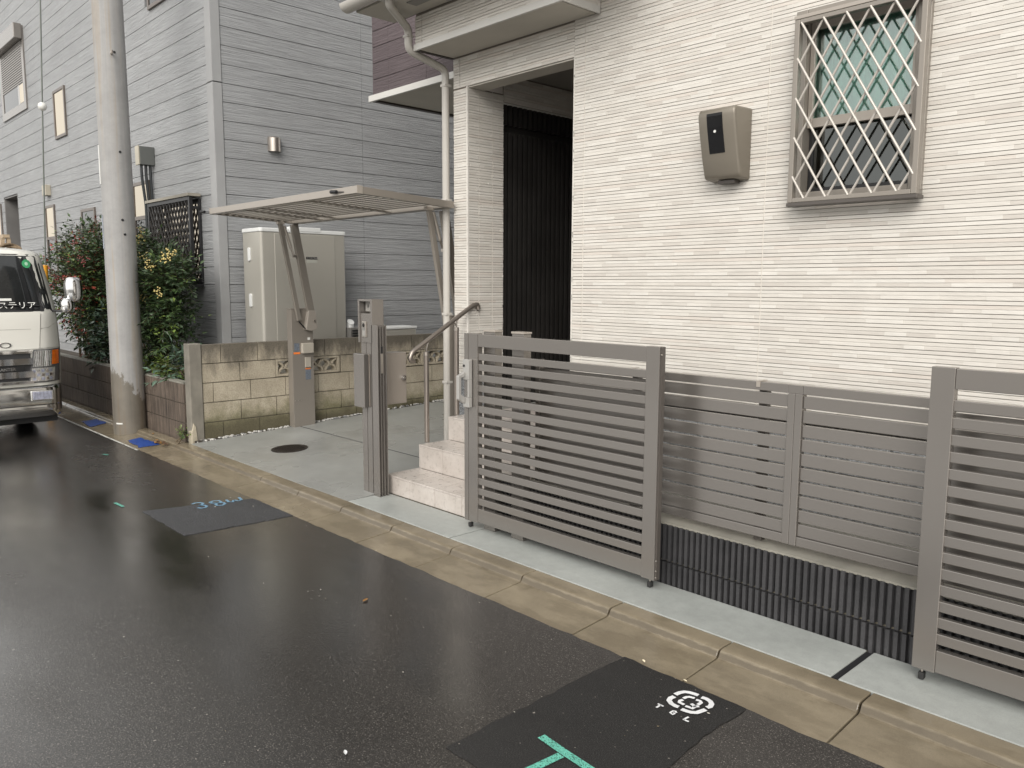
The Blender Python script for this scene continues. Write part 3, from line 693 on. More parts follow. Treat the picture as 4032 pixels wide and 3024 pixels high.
# eave with gutter
eave = wallpart('eave', SOFFIT, (-5.56, -3.1, 3.60, 3.955, 3.668, 3.76))
build(MB().box(-5.1, -4.9, 3.74, 3.83, 3.661, 3.667), 'soffit_vent', mat('vent_slot', (0.22, 0.215, 0.2), 0.6), eave)
gut = []
for xx in (-5.6, -3.0):
    gut.append([(xx, 3.535+0.062*math.cos(a), 3.715+0.062*math.sin(a)*0.95) for a in [math.pi*(1+i/10) for i in range(11)]] + [(xx, 3.59, 3.716), (xx, 3.48, 3.716)])
build(MB().loft(gut), 'gutter', PIPE, house, smooth=True)
build(MB().add([(-5.6,3.48,3.70),(-3,3.48,3.70),(-3,5.2,4.35),(-5.6,5.2,4.35),(-5.6,3.48,3.78),(-3,3.48,3.78),(-3,5.2,4.43),(-5.6,5.2,4.43)],
      [(3,2,1,0),(4,5,6,7),(0,1,5,4),(1,2,6,5),(2,3,7,6),(3,0,4,7)]), 'roof', mat('roof_sheet', (0.10, 0.10, 0.105), 0.5), house)
# downpipe
def rpath(pts, rad=0.06, n=5):
    out = [Vector(pts[0])]
    for i in range(1, len(pts)-1):
        a, b2, c2 = Vector(pts[i-1]), Vector(pts[i]), Vector(pts[i+1])
        d1 = (a-b2); d2 = (c2-b2); l = min(rad, d1.length*0.45, d2.length*0.45)
        p0 = b2+d1.normalized()*l; p1 = b2+d2.normalized()*l
        for k in range(n+1):
            t = k/n; out.append(p0*(1-t)**2 + b2*2*t*(1-t) + p1*t*t)
    out.append(Vector(pts[-1])); return out
pp = rpath([(-5.13,3.60,3.70),(-5.14,3.61,3.63),(-5.33,3.925,3.565),(-5.335,3.925,3.41),(-5.335,4.295,3.325),(-5.335,4.295,0.06)], 0.05)
dp = build(MB().tube(pp, 0.031, 10, sq=False), 'downpipe', PIPE, house, smooth=True)
build(MB().box(-5.19, -5.08, 3.54, 3.66, 3.655, 3.70), 'outlet', PIPE, dp, 0.008)
for zz in (3.19, 2.27, 1.33, 0.75):
    build(MB().box(-5.367, -5.303, 4.264, 4.334, zz, zz+0.022), 'bracket', PIPE, dp, 0.004)
build(MB().box(-5.366, -5.304, 3.893, 3.957, 3.50, 3.52), 'bracket', PIPE, dp, 0.004)
# black vertical slat screen on the left side of the porch
scr = build(MB().box(-5.20, -5.17, 4.724, 6.9, 0.52, 3.095), 'screen_panel', BLACKM, house)
sl = mesh_only(MB().box(0, 0.035, 0, 0.033, 0, 2.33), 'screen_slat', BLACKM)
su = mesh_only(MB().box(0, 0.035, 0, 0.033, 0, 0.165), 'screen_slat_upper', BLACKM)
BLK2 = mat('charcoal_slat', (0.022, 0.020, 0.018), 0.45)
for k in range(34):
    o = place('screen_slat', sl, scr, (-5.145, 4.742+0.0595*k, 0.535)); o = place('screen_slat', su, scr, (-5.145, 4.742+0.0595*k, 2.925))
build(MB().box(-5.14, -5.105, 4.726, 6.9, 3.088, 3.104), 'screen_rail', FASCIA, scr); build(MB().box(-5.168, -5.15, 4.726, 6.9, 2.862, 2.926), 'screen_rail', BLACKM, scr)
# plum upper wing behind
wx = MB().box(-6.955, -5.28, 4.70, 10, 3.44, 6.3)
build(wx, 'upper_wing', BOARD_BACK, house)
for k in range(18):
    z0 = 3.447+0.152*k; xs = [-6.94, -6.72, -5.3] if True else []
    cut = -6.1+0.33*((k*5) % 3)
    for a, b2 in ((-6.965, -6.70), (-6.697, cut), (cut+0.003, -5.285)):
        place('wing_board', unit_box(PURPLE), house, (a, 4.686, z0), (b2-a, 0.014, 0.146))
    place('wing_board', unit_box(PURPLE), house, (-6.969, 4.69, z0), (0.014, 5.3, 0.146))
wallpart('wing_fascia', FASCIA, (-7.0, -5.28, 4.655, 4.684, 3.385, 3.443), bev=0.002)
wallpart('wing_soffit', SOFFIT, (-6.93, -5.29, 4.69, 10, 3.405, 3.436)); wallpart('wing_trim', DARKTRIM, (-6.99, -6.932, 4.686, 10, 3.388, 3.442))
# barred window
wf = build(MB().box(WIN[0]-0.02, WIN[0]+0.045, 4.300, 4.42, WIN[2]-0.02, WIN[3]+0.02).box(WIN[1]-0.045, WIN[1]+0.02, 4.300, 4.42, WIN[2]-0.02, WIN[3]+0.02)
           .box(WIN[0]+0.046, WIN[1]-0.046, 4.300, 4.42, WIN[2]-0.02, WIN[2]+0.03).box(WIN[0]+0.046, WIN[1]-0.046, 4.300, 4.42, WIN[3]-0.03, WIN[3]+0.02), 'window', TAUPE, house, 0.003)
def frame_mb(x0, x1, z0, z1, y0, y1, w, wb=None):
    wb = wb or w
    return MB().box(x0, x0+w, y0, y1, z0, z1).box(x1-w, x1, y0, y1, z0, z1).box(x0+w+0.0005, x1-w-0.0005, y0, y1, z0, z0+wb).box(x0+w+0.0005, x1-w-0.0005, y0, y1, z1-wb, z1)
build(frame_mb(WIN[0]+0.047, WIN[1]-0.047, 2.455, WIN[3]-0.032, 4.345, 4.375, 0.026, 0.05), 'upper_sash', ALU_L, wf, 0.002)
build(frame_mb(WIN[0]+0.047, WIN[1]-0.047, WIN[2]+0.032, 2.49, 4.378, 4.405, 0.022, 0.026), 'lower_sash', BLACK, wf, 0.002)
build(MB().box(WIN[0]+0.070, WIN[1]-0.070, 4.358, 4.362, 2.50, WIN[3]-0.08), 'upper_pane', PANE, wf)
build(MB().box(WIN[0]+0.066, WIN[1]-0.066, 4.390, 4.394, WIN[2]+0.055, 2.466), 'lower_pane', PANE_D, wf)
cur = MB(); sec = []
for zz in (2.47, 2.7, 3.04):
    sec.append([(WIN[0]+0.02+0.01*i, 4.452+0.012*math.sin(i*0.75)+0.004*math.sin(i*2.1), zz) for i in range(63)])
build(cur.loft(sec, cap=False, closed=False), 'curtain', CURTAIN, wf, smooth=True)
build(MB().box(WIN[0]-0.02, WIN[1]+0.02, 4.50, 4.515, WIN[2]-0.02, WIN[3]+0.02), 'room_backing', ROOM, wf)
GX0, GX1, GZ0, GZ1, GY = -2.245, -1.565, 2.043, 3.005, 4.225
gr = build(frame_mb(GX0, GX1, GZ0, GZ1, GY-0.012, GY+0.03, 0.028, 0.024), 'window_grille', TAUPE, house, 0.003)
for xx, zz in ((GX0+0.004, GZ0+0.002), (GX1-0.03, GZ0+0.002), (GX0+0.004, GZ1-0.03), (GX1-0.03, GZ1-0.03)):
    build(MB().box(xx, xx+0.024, GY+0.031, 4.31, zz, zz+0.024), 'standoff', ALU, gr)
build(MB().box(GX0-0.004, GX1+0.004, GY-0.015, 4.30, GZ0-0.020, GZ0-0.001), 'sill', ALU_D, gr, 0.002)
build(MB().box(GX0-0.003, GX1+0.003, GY-0.014, 4.298, GZ1+0.001, GZ1+0.02), 'head_cover', ALU_L, gr, 0.002)
sl_ = 0.207/0.122
ix0, ix1, iz0, iz1 = GX0+0.022, GX1-0.022, GZ0+0.018, GZ1-0.018
for sg in (1, -1):
    yb = GY-0.008 if sg < 0 else GY+0.006
    for k in range(-9, 14):
        xb = -2.151+0.122*k                       # x at the bottom rail
        a = (xb, iz0); b2 = (xb + sg*(iz1-iz0)/sl_, iz1)
        x_, z_ = a; X_, Z_ = b2
        def clip(px, pz, qx, qz):
            pts = []
            for lim in (ix0, ix1):
                if (px-lim)*(qx-lim) < 0: t = (lim-px)/(qx-px); pts.append((lim, pz+(qz-pz)*t))
            if ix0 <= px <= ix1: pts.append((px, pz))
            if ix0 <= qx <= ix1: pts.append((qx, qz))
            return pts
        pts = clip(x_, z_, X_, Z_)
        if len(pts) >= 2 and math.dist(pts[0], pts[1]) > 0.03:
            build(MB().tube([(pts[0][0], yb, pts[0][1]), (pts[1][0], yb, pts[1][1])], 0.0066, 8), 'grille_bar', BARS, gr, smooth=True)

# meter box on the facade
mx = thing('meter_box', 'bronze tapered meter box with dark viewing window on the cream facade', 'meter box', (-2.66, 4.325, 2.2))
def msec(xl, xr, pr):
    return [(xl, y, z) for y, z in pr]
pr = [(4.322,2.205),(4.235,2.213),(4.222,2.222),(4.214,2.24),(4.190,2.32),(4.165,2.42),(4.146,2.50),(4.136,2.56),(4.135,2.582),(4.142,2.597),(4.16,2.606),(4.322,2.612)]
secs = []
for xx, sh in ((-2.79, 0.018), (-2.786, 0.008), (-2.778, 0.0), (-2.557, 0.0), (-2.549, 0.008), (-2.545, 0.018)):
    cz = 2.41; secs.append([(xx, y+sh*0.6*(y < 4.3), z+(sh*0.5 if z < 2.3 else (-sh*0.5 if z > 2.55 else 0))) for y, z in pr])
build(MB().loft(secs), 'case', METER, mx, smooth=True)
def mfront(z): # y of the case front
    for (ya, za), (yb, zb) in zip(pr, pr[1:]):
        if za <= z <= zb and ya < 4.3: return ya+(yb-ya)*(z-za)/(zb-za+1e-9)
    return 4.14
zs = [2.355, 2.42, 2.50, 2.56, 2.575]
mb = MB(); mb.loft([[(-2.728, mfront(z)-0.002, z), (-2.625, mfront(z)-0.002, z)] for z in zs], cap=False, closed=False)
vw = build(mb, 'viewing_window', mat('smoked_window', (0.008, 0.008, 0.009), 0.22, 0, 0.2, spec=0.35), mx)
build(MB().tube([(-2.678, mfront(2.475)-0.0025, 2.475), (-2.678, mfront(2.475)-0.006, 2.475)], 0.008, 12), 'seal_button', WHITE_P, vw)
build(MB().box(-2.71, -2.6, 4.25, 4.31, 2.188, 2.206), 'cable_entry', DARKTRIM, mx)

# ------------------------------------------------------------------ grey house
XG, YG = -9.10, 3.99
gh = thing('house', 'grey two-storey house clad in horizontal grooved boards behind the utility pole', 'house', (-14, 4, 0))
HOLES = {'shutter': (-18.79, -16.97, 4.72, 6.16), 'thin': (-15.30, -14.66, 3.96, 4.735), 'top_mid': (-12.9, -12.06, 5.0, 6.4), 'top_right': (-10.89, -10.0, 5.0, 6.3),
         'right': (-11.77, -11.15, 1.70, 2.94), 'grille': (-10.88, -9.55, 1.60, 2.58), 'small': (-16.22, -15.65, 1.70, 2.93), 'mid': (-14.15, -13.46, 1.70, 2.74), 'door': (-19.3, -18.2, 0.2, 3.29), 'far': (-20.6, -19.55, 0.9, 3.2)}
holes = list(HOLES.values())
mb = MB()
for q in sub_rects((-20.8, -9.12, -0.1, 7.2), holes): mb.box(q[0], q[1], YG+0.016, YG+0.20, q[2], q[3])
build(mb, 'wall', BOARD_BACK, gh)
build(MB().box(-9.3, XG-0.016, YG+0.205, 13, -0.1, 7.2), 'side_wall', BOARD_BACK, gh)
build(MB().box(-20.8, -9.31, 5.4, 13, -0.1, 7.2).box(-20.8, -20.7, 4.2, 5.39, -0.1, 7.2), 'inner_block', ROOM, gh)
PG = 0.2057
ub = unit_box(BOARD)
cuts = [-20.8, -18.2, -16.40, -14.61, -11.04, -9.245]
for k in range(-14, 22):
    z0 = 2.81+PG*k
    if z0 < -0.1: continue
    for a, b2 in zip(cuts, cuts[1:]):
        if z0 > 4.4 + (abs((a+b2)/2)-9)*0.42: continue
        if a == -20.8 and z0 > 6.9: continue
        for q in sub_rects((a+0.0015, b2-0.0015, z0+0.0035, z0+PG-0.0035), holes):
            o = place('siding_board', ub, gh, (q[0], YG, q[2]), (q[1]-q[0], 0.018, q[3]-q[2]))
            if q[0] > -16: bevel(o, 0.005)
    if z0 < 5.2:
        for a, b2 in ((4.098, 5.945), (5.948, 9.0)):
            o = place('siding_board', ub, gh, (XG-0.018, a, z0+0.0035), (0.018, b2-a, PG-0.007)); bevel(o, 0.005)
for z0, z1 in ((0, 3.832), (3.842, 7.2)):
    build(MB().box(-9.243, XG+0.010, YG-0.010, YG+0.103, z0, z1), 'corner_trim', TRIM_G, gh, 0.006)
def gwindow(name, key, frame, pane, split=None, lowpane=None, w=0.045, depth=0.05):
    x0, x1, z0, z1 = HOLES[key]
    wnd = build(frame_mb(x0, x1, z0, z1, YG-0.028, YG+0.06, w, w), name, frame, gh, 0.003)
    if split:
        build(MB().box(x0+w+0.001, x1-w-0.001, YG-0.024, YG+0.055, split, split+0.05), 'meeting_rail', frame, wnd)
        build(MB().box(x0+w, x1-w, YG-0.016, YG-0.012, split+0.05, z1-w), 'upper_pane', pane, wnd)
        build(MB().box(x0+w, x1-w, YG-0.010, YG-0.006, z0+w, split), 'lower_pane', lowpane or GLASSBLK, wnd)
    else: build(MB().box(x0+w, x1-w, YG-0.016, YG-0.012, z0+w, z1-w), 'pane', pane, wnd)
    build(MB().box(x0, x1, YG+0.12, YG+0.125, z0, z1), 'blind', ROOM_L if pane is PANE_M else ROOM, wnd)
    return wnd
BRONZE = mat('bronze_frame', (0.14, 0.12, 0.105), 0.4, 0.3, 0.05)
sw = gwindow('shutter_window', 'shutter', ALU, GLASSBLK, w=0.14)
x0, x1, z0, z1 = HOLES['shutter']
ss = mesh_only(MB().prism([(0,0),(-0.012,0.012),(-0.014,0.028),(0,0.04)], x0+0.141, x1-0.141, 'x'), 'shutter_slat', ALU)
for k in range(20): place('shutter_slat', ss, sw, (0, YG-0.017, 5.20+0.0415*k))
build(MB().box(x0-0.02, x1+0.02, YG-0.16, YG-0.03, z1-0.24, z1+0.02), 'shutter_box', ALU, sw, 0.01)
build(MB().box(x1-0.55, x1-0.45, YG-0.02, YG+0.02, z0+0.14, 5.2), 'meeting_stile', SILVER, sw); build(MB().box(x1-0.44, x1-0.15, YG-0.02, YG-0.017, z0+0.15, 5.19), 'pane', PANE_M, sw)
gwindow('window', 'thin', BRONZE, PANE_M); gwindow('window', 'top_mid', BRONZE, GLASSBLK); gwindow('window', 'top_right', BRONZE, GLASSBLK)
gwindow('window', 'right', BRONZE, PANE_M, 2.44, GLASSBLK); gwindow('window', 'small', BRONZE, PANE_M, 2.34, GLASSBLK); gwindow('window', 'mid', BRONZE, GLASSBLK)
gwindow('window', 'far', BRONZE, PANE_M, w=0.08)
dr = build(MB().box(-19.3, -18.2, YG+0.9, YG+0.95, 0.2, 3.29).box(-19.305, -19.25, YG, YG+0.9, 0.2, 3.29).box(-18.215, -18.18, YG, YG+0.9, 0.2, 3.29).box(-19.3, -18.2, YG, YG+0.9, 3.27, 3.31), 'door_recess', mat('door_recess', (0.16, 0.155, 0.15), 0.6), gh)
build(MB().box(-19.1, -18.4, YG+0.86, YG+0.897, 0.2, 2.9), 'door', mat('brown_door', (0.09, 0.07, 0.06), 0.45), dr)
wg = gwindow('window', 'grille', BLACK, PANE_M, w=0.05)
x0, x1, z0, z1 = -10.88, -9.53, 1.60, 2.60
wgr = build(frame_mb(x0, x1, z0, z1, YG-0.15, YG-0.11, 0.045, 0.045).box(x0-0.02, x1+0.02, YG-0.155, YG-0.02, z0-0.05, z0-0.02), 'window_grille', BLACK, gh, 0.003)
build(MB().box(x0-0.02, x1+0.02, YG-0.17, YG-0.02, z1+0.002, z1+0.035), 'head_cover', mat('weathered_cap', (0.27, 0.25, 0.21), 0.7), wgr)
for xx in (x0+0.005, x1-0.035): build(MB().box(xx, xx+0.03, YG-0.109, YG-0.03, z0+0.1, z0+0.13).box(xx, xx+0.03, YG-0.109, YG-0.03, z1-0.14, z1-0.11), 'standoff', BLACK, wgr)
for sg in (1, -1):
    for k in range(-8, 22):
        xb = x0 + 0.0975*k; xt = xb + sg*(z1-z0)/1.75; pts = []
        for lim in (x0+0.04, x1-0.04):
            if (xb-lim)*(xt-lim) < 0: pts.append((lim, z0+(z1-z0)*(lim-xb)/(xt-xb)))
        if x0+0.04 <= xb <= x1-0.04: pts.append((xb, z0+0.02))
        if x0+0.04 <= xt <= x1-0.04: pts.append((xt, z1-0.02))
        if len(pts) >= 2: build(MB().beam((pts[0][0], YG-0.13+0.006*sg, pts[0][1]), (pts[1][0], YG-0.13+0.006*sg, pts[1][1]), 0.010, 0.018, (0, 1, 0)), 'grille_bar', mat('grille_iron', (0.045, 0.042, 0.04), 0.45, 0.3), wgr)
# fittings on the grey house
hood = build(MB().prism([(4.63+0.075+0.077*math.cos(a), 0) for a in [0]], 0, 1, 'x') if False else MB().loft([[(XG+0.004+0.085*math.sin(a), 4.705-0.078*math.cos(a), z) for a in [math.pi*i/14 for i in range(15)]] for z in (3.145, 3.30)] + [[(XG+0.004+0.06*math.sin(a), 4.705-0.07*math.cos(a), 3.315) for a in [math.pi*i/14 for i in range(15)]]]), 'vent_hood', STEEL, gh, smooth=True)
cb = build(MB().box(-11.06, -10.94, YG-0.185, YG-0.002, 3.10, 3.33), 'cable_box', mat('dark_box', (0.10, 0.105, 0.10), 0.5), gh, 0.006)
build(MB().box(-11.065, -10.945, YG-0.205, YG-0.1855, 3.095, 3.335), 'cover', mat('beige_box', (0.40, 0.37, 0.30), 0.5), cb, 0.006)
for i, yy in enumerate((0.155, 0.10, 0.045)):
    build(MB().tube(rpath([(-11.0, YG-yy, 3.10), (-11.0, YG-yy, 2.95), (-11.02, YG-0.03-0.042*(2-i), 2.6), (-11.02, YG-0.03-0.042*(2-i), 0.4)]), 0.019, 8), 'conduit', mat('black_conduit', (0.022, 0.026, 0.028), 0.4), cb, smooth=True)
build(MB().box(-16.06, -15.84, YG-0.09, YG, 3.09, 3.27), 'outlet_box', MATS['beige_box'], gh, 0.008)

# ------------------------------------------------------------------ block wall between the plots
bwl = thing('block_wall', 'weathered tan concrete block wall with pierced vent blocks beside the driveway', 'wall', (-8.02, 5, 0))
BX0, BX1 = -8.07, -7.97
build(MB().box(BX0+0.012, BX1-0.012, 3.27, 4.05, -0.15, 0.975).box(BX0+0.012, BX1-0.012, 4.07, 4.85, -0.15, 0.59).box(BX0+0.012, BX1-0.012, 4.07, 4.85, 0.80, 0.975)
      .box(BX0+0.012, BX1-0.012, 4.87, 5.64, -0.15, 0.975).box(BX0+0.012, BX1-0.012, 5.66, 6.45, -0.15, 0.59).box(BX0+0.012, BX1-0.012, 5.66, 6.45, 0.80, 0.975).box(BX0+0.012, BX1-0.012, 6.47, 9, -0.15, 0.975), 'mortar', MORTAR, bwl)
rz = [-0.21, -0.01, 0.19, 0.392, 0.594, 0.79]
vents = [(4.064, 4.455), (4.462, 4.853), (5.655, 6.046), (6.053, 6.444)]
for r_ in range(6):
    z0 = rz[r_]; h = (rz[r_+1] if r_ < 5 else 0.985) - z0 - 0.009
    y = 3.268 - (0.2 if r_ % 2 else 0.0) - (0.09 if r_ == 3 else 0)
    while y < 8.9:
        a, b2 = max(y, 3.268), y+0.391
        segs = [(a, b2)]
        if r_ == 4:
            for v0, v1 in vents: segs = [s2 for s in segs for s2 in ([(s[0], min(s[1], v0-0.008)), (max(s[0], v1+0.008), s[1])] if s[1] > v0 and s[0] < v1 else [s])]
        for sa, sb in segs:
            if sb-sa > 0.03:
                jx = random.uniform(-0.002, 0.002)
                o = place('concrete_block', unit_box(BLOCK), bwl, (BX0+jx, sa, z0), (BX1-BX0, sb-sa, h)); bevel(o, 0.005)
        y += 0.4
vb = MB()                                                 # vent block: frame with three scale arches
W_, H_ = 0.391, 0.187
vb.box(0, 0.1, 0, 0.028, 0, H_).box(0, 0.1, W_-0.028, W_, 0, H_).box(0, 0.1, 0.0285, W_-0.0285, 0, 0.024).box(0, 0.1, 0.0285, W_-0.0285, H_-0.024, H_)
def arch(mb, cy, cz, r, t, a0, a1, x0=0.012, x1=0.088, n=12):
    secs = []
    for i in range(n+1):
        a = a0+(a1-a0)*i/n; c_, s_ = math.cos(a), math.sin(a)
        secs.append([(x0, cy+r*c_, cz+r*s_), (x1, cy+r*c_, cz+r*s_), (x1, cy+(r-t)*c_, cz+(r-t)*s_), (x0, cy+(r-t)*c_, cz+(r-t)*s_)])
    mb.loft(secs)
arch(vb, 0.110, 0.024, 0.078, 0.024, 0, math.pi); arch(vb, 0.281, 0.024, 0.078, 0.024, 0, math.pi); arch(vb, 0.1955, 0.084, 0.078, 0.024, 0.05, math.pi-0.05)
arch(vb, 0.03, 0.084, 0.078, 0.024, 0.05, 1.45); arch(vb, 0.361, 0.084, 0.078, 0.024, math.pi-1.45, math.pi-0.05)
vbm = mesh_only(vb, 'vent_block', BLOCK)
for v0, v1 in vents: o = place('vent_block', vbm, bwl, (BX0, v0, 0.597)); bevel(o, 0.003)
build(MB().prism(wobble_poly([(BX0-0.02, 3.135), (BX1+0.01, 3.135), (BX1+0.01, 3.262), (BX0-0.02, 3.262)], 0.06, 0.003, 4), 0.0, 0.992, 'z'), 'end_post', mat('grey_render', (0.20, 0.185, 0.155), 0.85, 0, 0.3, (4, 4, 3), 60, 0.5), bwl, 0.008)
build(MB().prism([(3.12,-0.1),(3.17,-0.1),(3.185,0.02),(3.175,0.16),(3.15,0.2),(3.13,0.1)], BX1-0.07, BX1+0.022, 'x'), 'broken_render', mat('bare_mortar', (0.38, 0.34, 0.26), 0.9, 0, 0.2, (8, 8, 8), 50, 0.5), bwl, 0.006)

lw = thing('planter_wall', 'low dark brown ribbed block wall in front of the shrubs', 'wall', (-12, 3.12, 0))
build(MB().box(-24, -8.1, 3.135, 3.2, -0.1, 0.585), 'mortar', MORTAR, lw)
for r_ in range(3):
    x = -8.095 - (1.2 if r_ % 2 else 0)
    if r_ % 2: o = place('wall_block', unit_box(LOWB), lw, (-9.29, 3.12, 0.2*r_-0.012), (1.195, 0.09, 0.19)); bevel(o, 0.007)
    while x > -23:
        o = place('wall_block', unit_box(LOWB), lw, (x-2.397, 3.12+random.uniform(-0.002, 0.002), 0.2*r_-0.012), (2.395, 0.09, 0.19)); bevel(o, 0.007); x -= 2.4
build(MB().box(-24, -8.1, 3.125, 3.208, 0.58, 0.597), 'coping', CAPCONC, lw)
struct(build(MB().box(-24, -8.09, 3.21, YG, -0.2, 0.42), 'planter_soil', SOIL))
struct(build(MB().box(-9.09, -8.09, 3.9, 12, -0.2, 0.1), 'side_yard', GROUND))

# ------------------------------------------------------------------ hot water tank and outdoor unit behind the wall
tk = thing('water_heater_tank', 'tall beige hot-water tank cabinet with white lid behind the block wall', 'water heater', (-8.72, 4.72, 0.1))
TX0, TX1, TY0, TY1, TZ = -8.96, -8.50, 4.20, 5.29, 2.165
def rrect(x0, x1, y0, y1, r, n=5):
    pts = []
    for cx, cy, a0 in ((x1-r, y1-r, 0), (x0+r, y1-r, 90), (x0+r, y0+r, 180), (x1-r, y0+r, 270)):
        pts += [(cx+r*math.cos(R(a0+90*i/n)), cy+r*math.sin(R(a0+90*i/n))) for i in range(n+1)]
    return pts
build(MB().prism(rrect(TX0, TX1, TY0, TY1, 0.035), 0.35, TZ, 'z'), 'cabinet', TANK, tk, smooth=True)
build(MB().box(TX1-0.02, TX1+0.006, TY0+0.165, TY1-0.15, 0.4, TZ-0.012), 'front_panel', TANK, tk, 0.005)
build(MB().prism(rrect(TX0-0.006, TX1+0.008, TY0-0.008, TY1+0.008, 0.035), TZ+0.001, TZ+0.045, 'z'), 'lid', TANK_W, tk, 0.008, smooth=False)
build(MB().box(TX1-0.05, TX1+0.012, 4.55, 4.95, TZ+0.02, TZ+0.07), 'lid_cover', TANK_W, tk, 0.006)
for zz in (1.92, 1.40): build(MB().prism(rrect(-8.80, -8.745, zz-0.075, zz+0.075, 0.015, 3), TY0-0.016, TY0+0.002, 'y'), 'carry_handle', TANK_W, tk, 0.004)
for yy in (4.3, 5.2): build(MB().box(-8.9, -8.85, yy-0.03, yy+0.03, 0.1, 0.36).box(-8.6, -8.55, yy-0.03, yy+0.03, 0.1, 0.36), 'leg', STEEL, tk)
lb = build(MB().box(TX1+0.0062, TX1+0.0085, 4.755, 4.90, 1.872, 1.90), 'name_label', BLACK, tk)
text('lettering', 'CORONA', 0.030, SILVER, lb, (TX1+0.0088, 4.763, 1.876), (0,1,0), (0,0,1), 0.0004, 1.1)
build(MB().box(TX1+0.0062, TX1+0.0080, 4.765, 4.90, 1.83, 1.868), 'rating_label', mat('pale_label', (0.40, 0.40, 0.36), 0.5), tk)
ou = thing('outdoor_unit', 'low pale outdoor heat pump unit just showing over the block wall', 'outdoor unit', (-8.55, 5.9, 0.1))
build(MB().box(-8.72, -8.42, 5.56, 6.27, 0.3, 1.022), 'case', TANK, ou, 0.012); build(MB().box(-8.73, -8.41, 5.55, 6.28, 1.0225, 1.055), 'top_cover', TANK_W, ou, 0.008)
for yy in (5.65, 6.15): build(MB().box(-8.72, -8.42, yy-0.03, yy+0.03, 0.08, 0.298), 'foot', RUBBER, ou)
vc = thing('louvre_vent', 'small dark louvred vent box beside the tank above the wall', 'vent', (-8.5, 5.38, 0.1))
build(MB().box(-8.60, -8.43, 5.29, 5.50, 0.1, 1.06), 'case', mat('vent_grey', (0.17, 0.165, 0.155), 0.5), vc, 0.006)
for k in range(4): build(MB().box(-8.431, -8.422, 5.315, 5.475, 0.92+0.032*k, 0.938+0.032*k), 'louvre', BLACK, vc)
build(MB().tube([(-8.55, 5.36, 0.9), (-8.55, 5.36, 1.11), (-8.53, 5.36, 1.13)], 0.045, 14), 'pipe_cap', TANK_W, vc, smooth=True)

# ------------------------------------------------------------------ utility pole and guy wire
up = thing('utility_pole', 'tall concrete utility pole with a ragged wet stain at its foot', 'utility pole', (-9.25, 2.965, -0.1))
PXY = (-9.25, 2.965)
build(MB().loft([[(PXY[0]+r_*math.cos(2*math.pi*i/48), PXY[1]+r_*math.sin(2*math.pi*i/48), z) for i in range(48)] for z, r_ in ((-0.2, 0.168), (0.6, 0.164), (1.5, 0.160), (3, 0.1545), (4.8, 0.1485), (9, 0.135))]), 'shaft', POLE, up, smooth=True)
def polept(ang, z, out=0.0):
    r_ = 0.166-0.0037*z+out; return (PXY[0]+r_*math.cos(ang), PXY[1]+r_*math.sin(ang), z)
AC = math.atan2(-PXY[1], -PXY[0])         # side that faces the street
for da, z in ((0.28, 3.95), (0.32, 2.10), (0.22, 1.53+0.72), (0.3, 2.95)):
    p0, p1 = polept(AC+da, z, -0.01), polept(AC+da, z, 0.004); build(MB().tube([p0, p1], 0.013, 10), 'step_socket', BLACK, up)
p0, p1 = polept(AC+0.1, 3.93, -0.01), polept(AC+0.1, 3.93, 0.06); build(MB().tube([p0, p1, (p1[0], p1[1], p1[2]+0.02)], 0.011, 8), 'step_bolt', STEEL, up)
def plate(name, da0, da1, z0, z1, m):
    secs = [[polept(AC+da0+(da1-da0)*i/6, z, 0.006) for i in range(7)] + [polept(AC+da1-(da1-da0)*i/6, z, 0.0005) for i in range(7)] for z in (z0, z1)]
    build(MB().loft(secs), name, m, up)
plate('number_plate', -1.75, -1.28, 2.62, 3.02, WHITE_P); plate('number_plate', -1.78, -1.32, 1.95, 2.3, mat('grey_plate', (0.30, 0.33, 0.38), 0.5)); plate('worn_sticker', -0.9, -0.45, 0.07, 0.085, WHITE_P)
gw = thing('guy_wire', 'thin guy wire with white ball insulator and yellow cover beyond the truck', 'guy wire', (-12.75, 3.05, 0))
def gp(t): return (-12.95+(12.95-12.0)*t, 3.05, -0.05+5.45*t)
build(MB().tube([gp(0), gp(0.5), gp(0.715)], 0.010, 6), 'wire', mat('galvanised_wire', (0.22, 0.24, 0.22), 0.45, 0.5), gw); build(MB().tube([gp(0.735), gp(1.25)], 0.010, 6), 'wire', MATS['galvanised_wire'], gw)
build(MB().ball(gp(0.725), 0.055, 0, 10), 'insulator', WHITE_P, gw, smooth=True)
build(MB().tube([gp(0.0), gp(0.345)], 0.032, 10), 'cover', YELLOW, gw, smooth=True); build(MB().tube([gp(0.30), gp(0.306)], 0.036, 10), 'band', BLACK, gw)

# ------------------------------------------------------------------ raised up-and-over driveway gate
og = thing('overhead_gate', 'up-and-over driveway gate, its brown slatted panel raised flat on arms', 'gate', (-6.6, 4.3, 0.05))
def ozf(y): return 2.262 - (y-3.36)*0.055           # underside of the raised panel
PX0, PX1, PY0, PY1 = -7.85, -5.225, 3.36, 4.29
def tbar(x0, x1, y0, y1, d0, d1, name, m=ALU, bev=0.002):
    mb = MB(); vs = [(x, y, ozf(y)+d) for d in (d0, d1) for x, y in ((x0,y0),(x1,y0),(x1,y1),(x0,y1))]
    mb.add(vs, [(3,2,1,0),(4,5,6,7),(0,1,5,4),(1,2,6,5),(2,3,7,6),(3,0,4,7)]); return build(mb, name, m, og, bev)
tbar(PX0, PX1, PY0, PY0+0.045, 0.0, 0.055, 'front_rail', mat('pale_taupe', (0.33, 0.30, 0.265), 0.33, 0.2, 0.03, (1.5, 1.5, 1.5))); tbar(PX0, PX1, PY1-0.075, PY1, 0.0, 0.055, 'rear_rail', TAUPE)
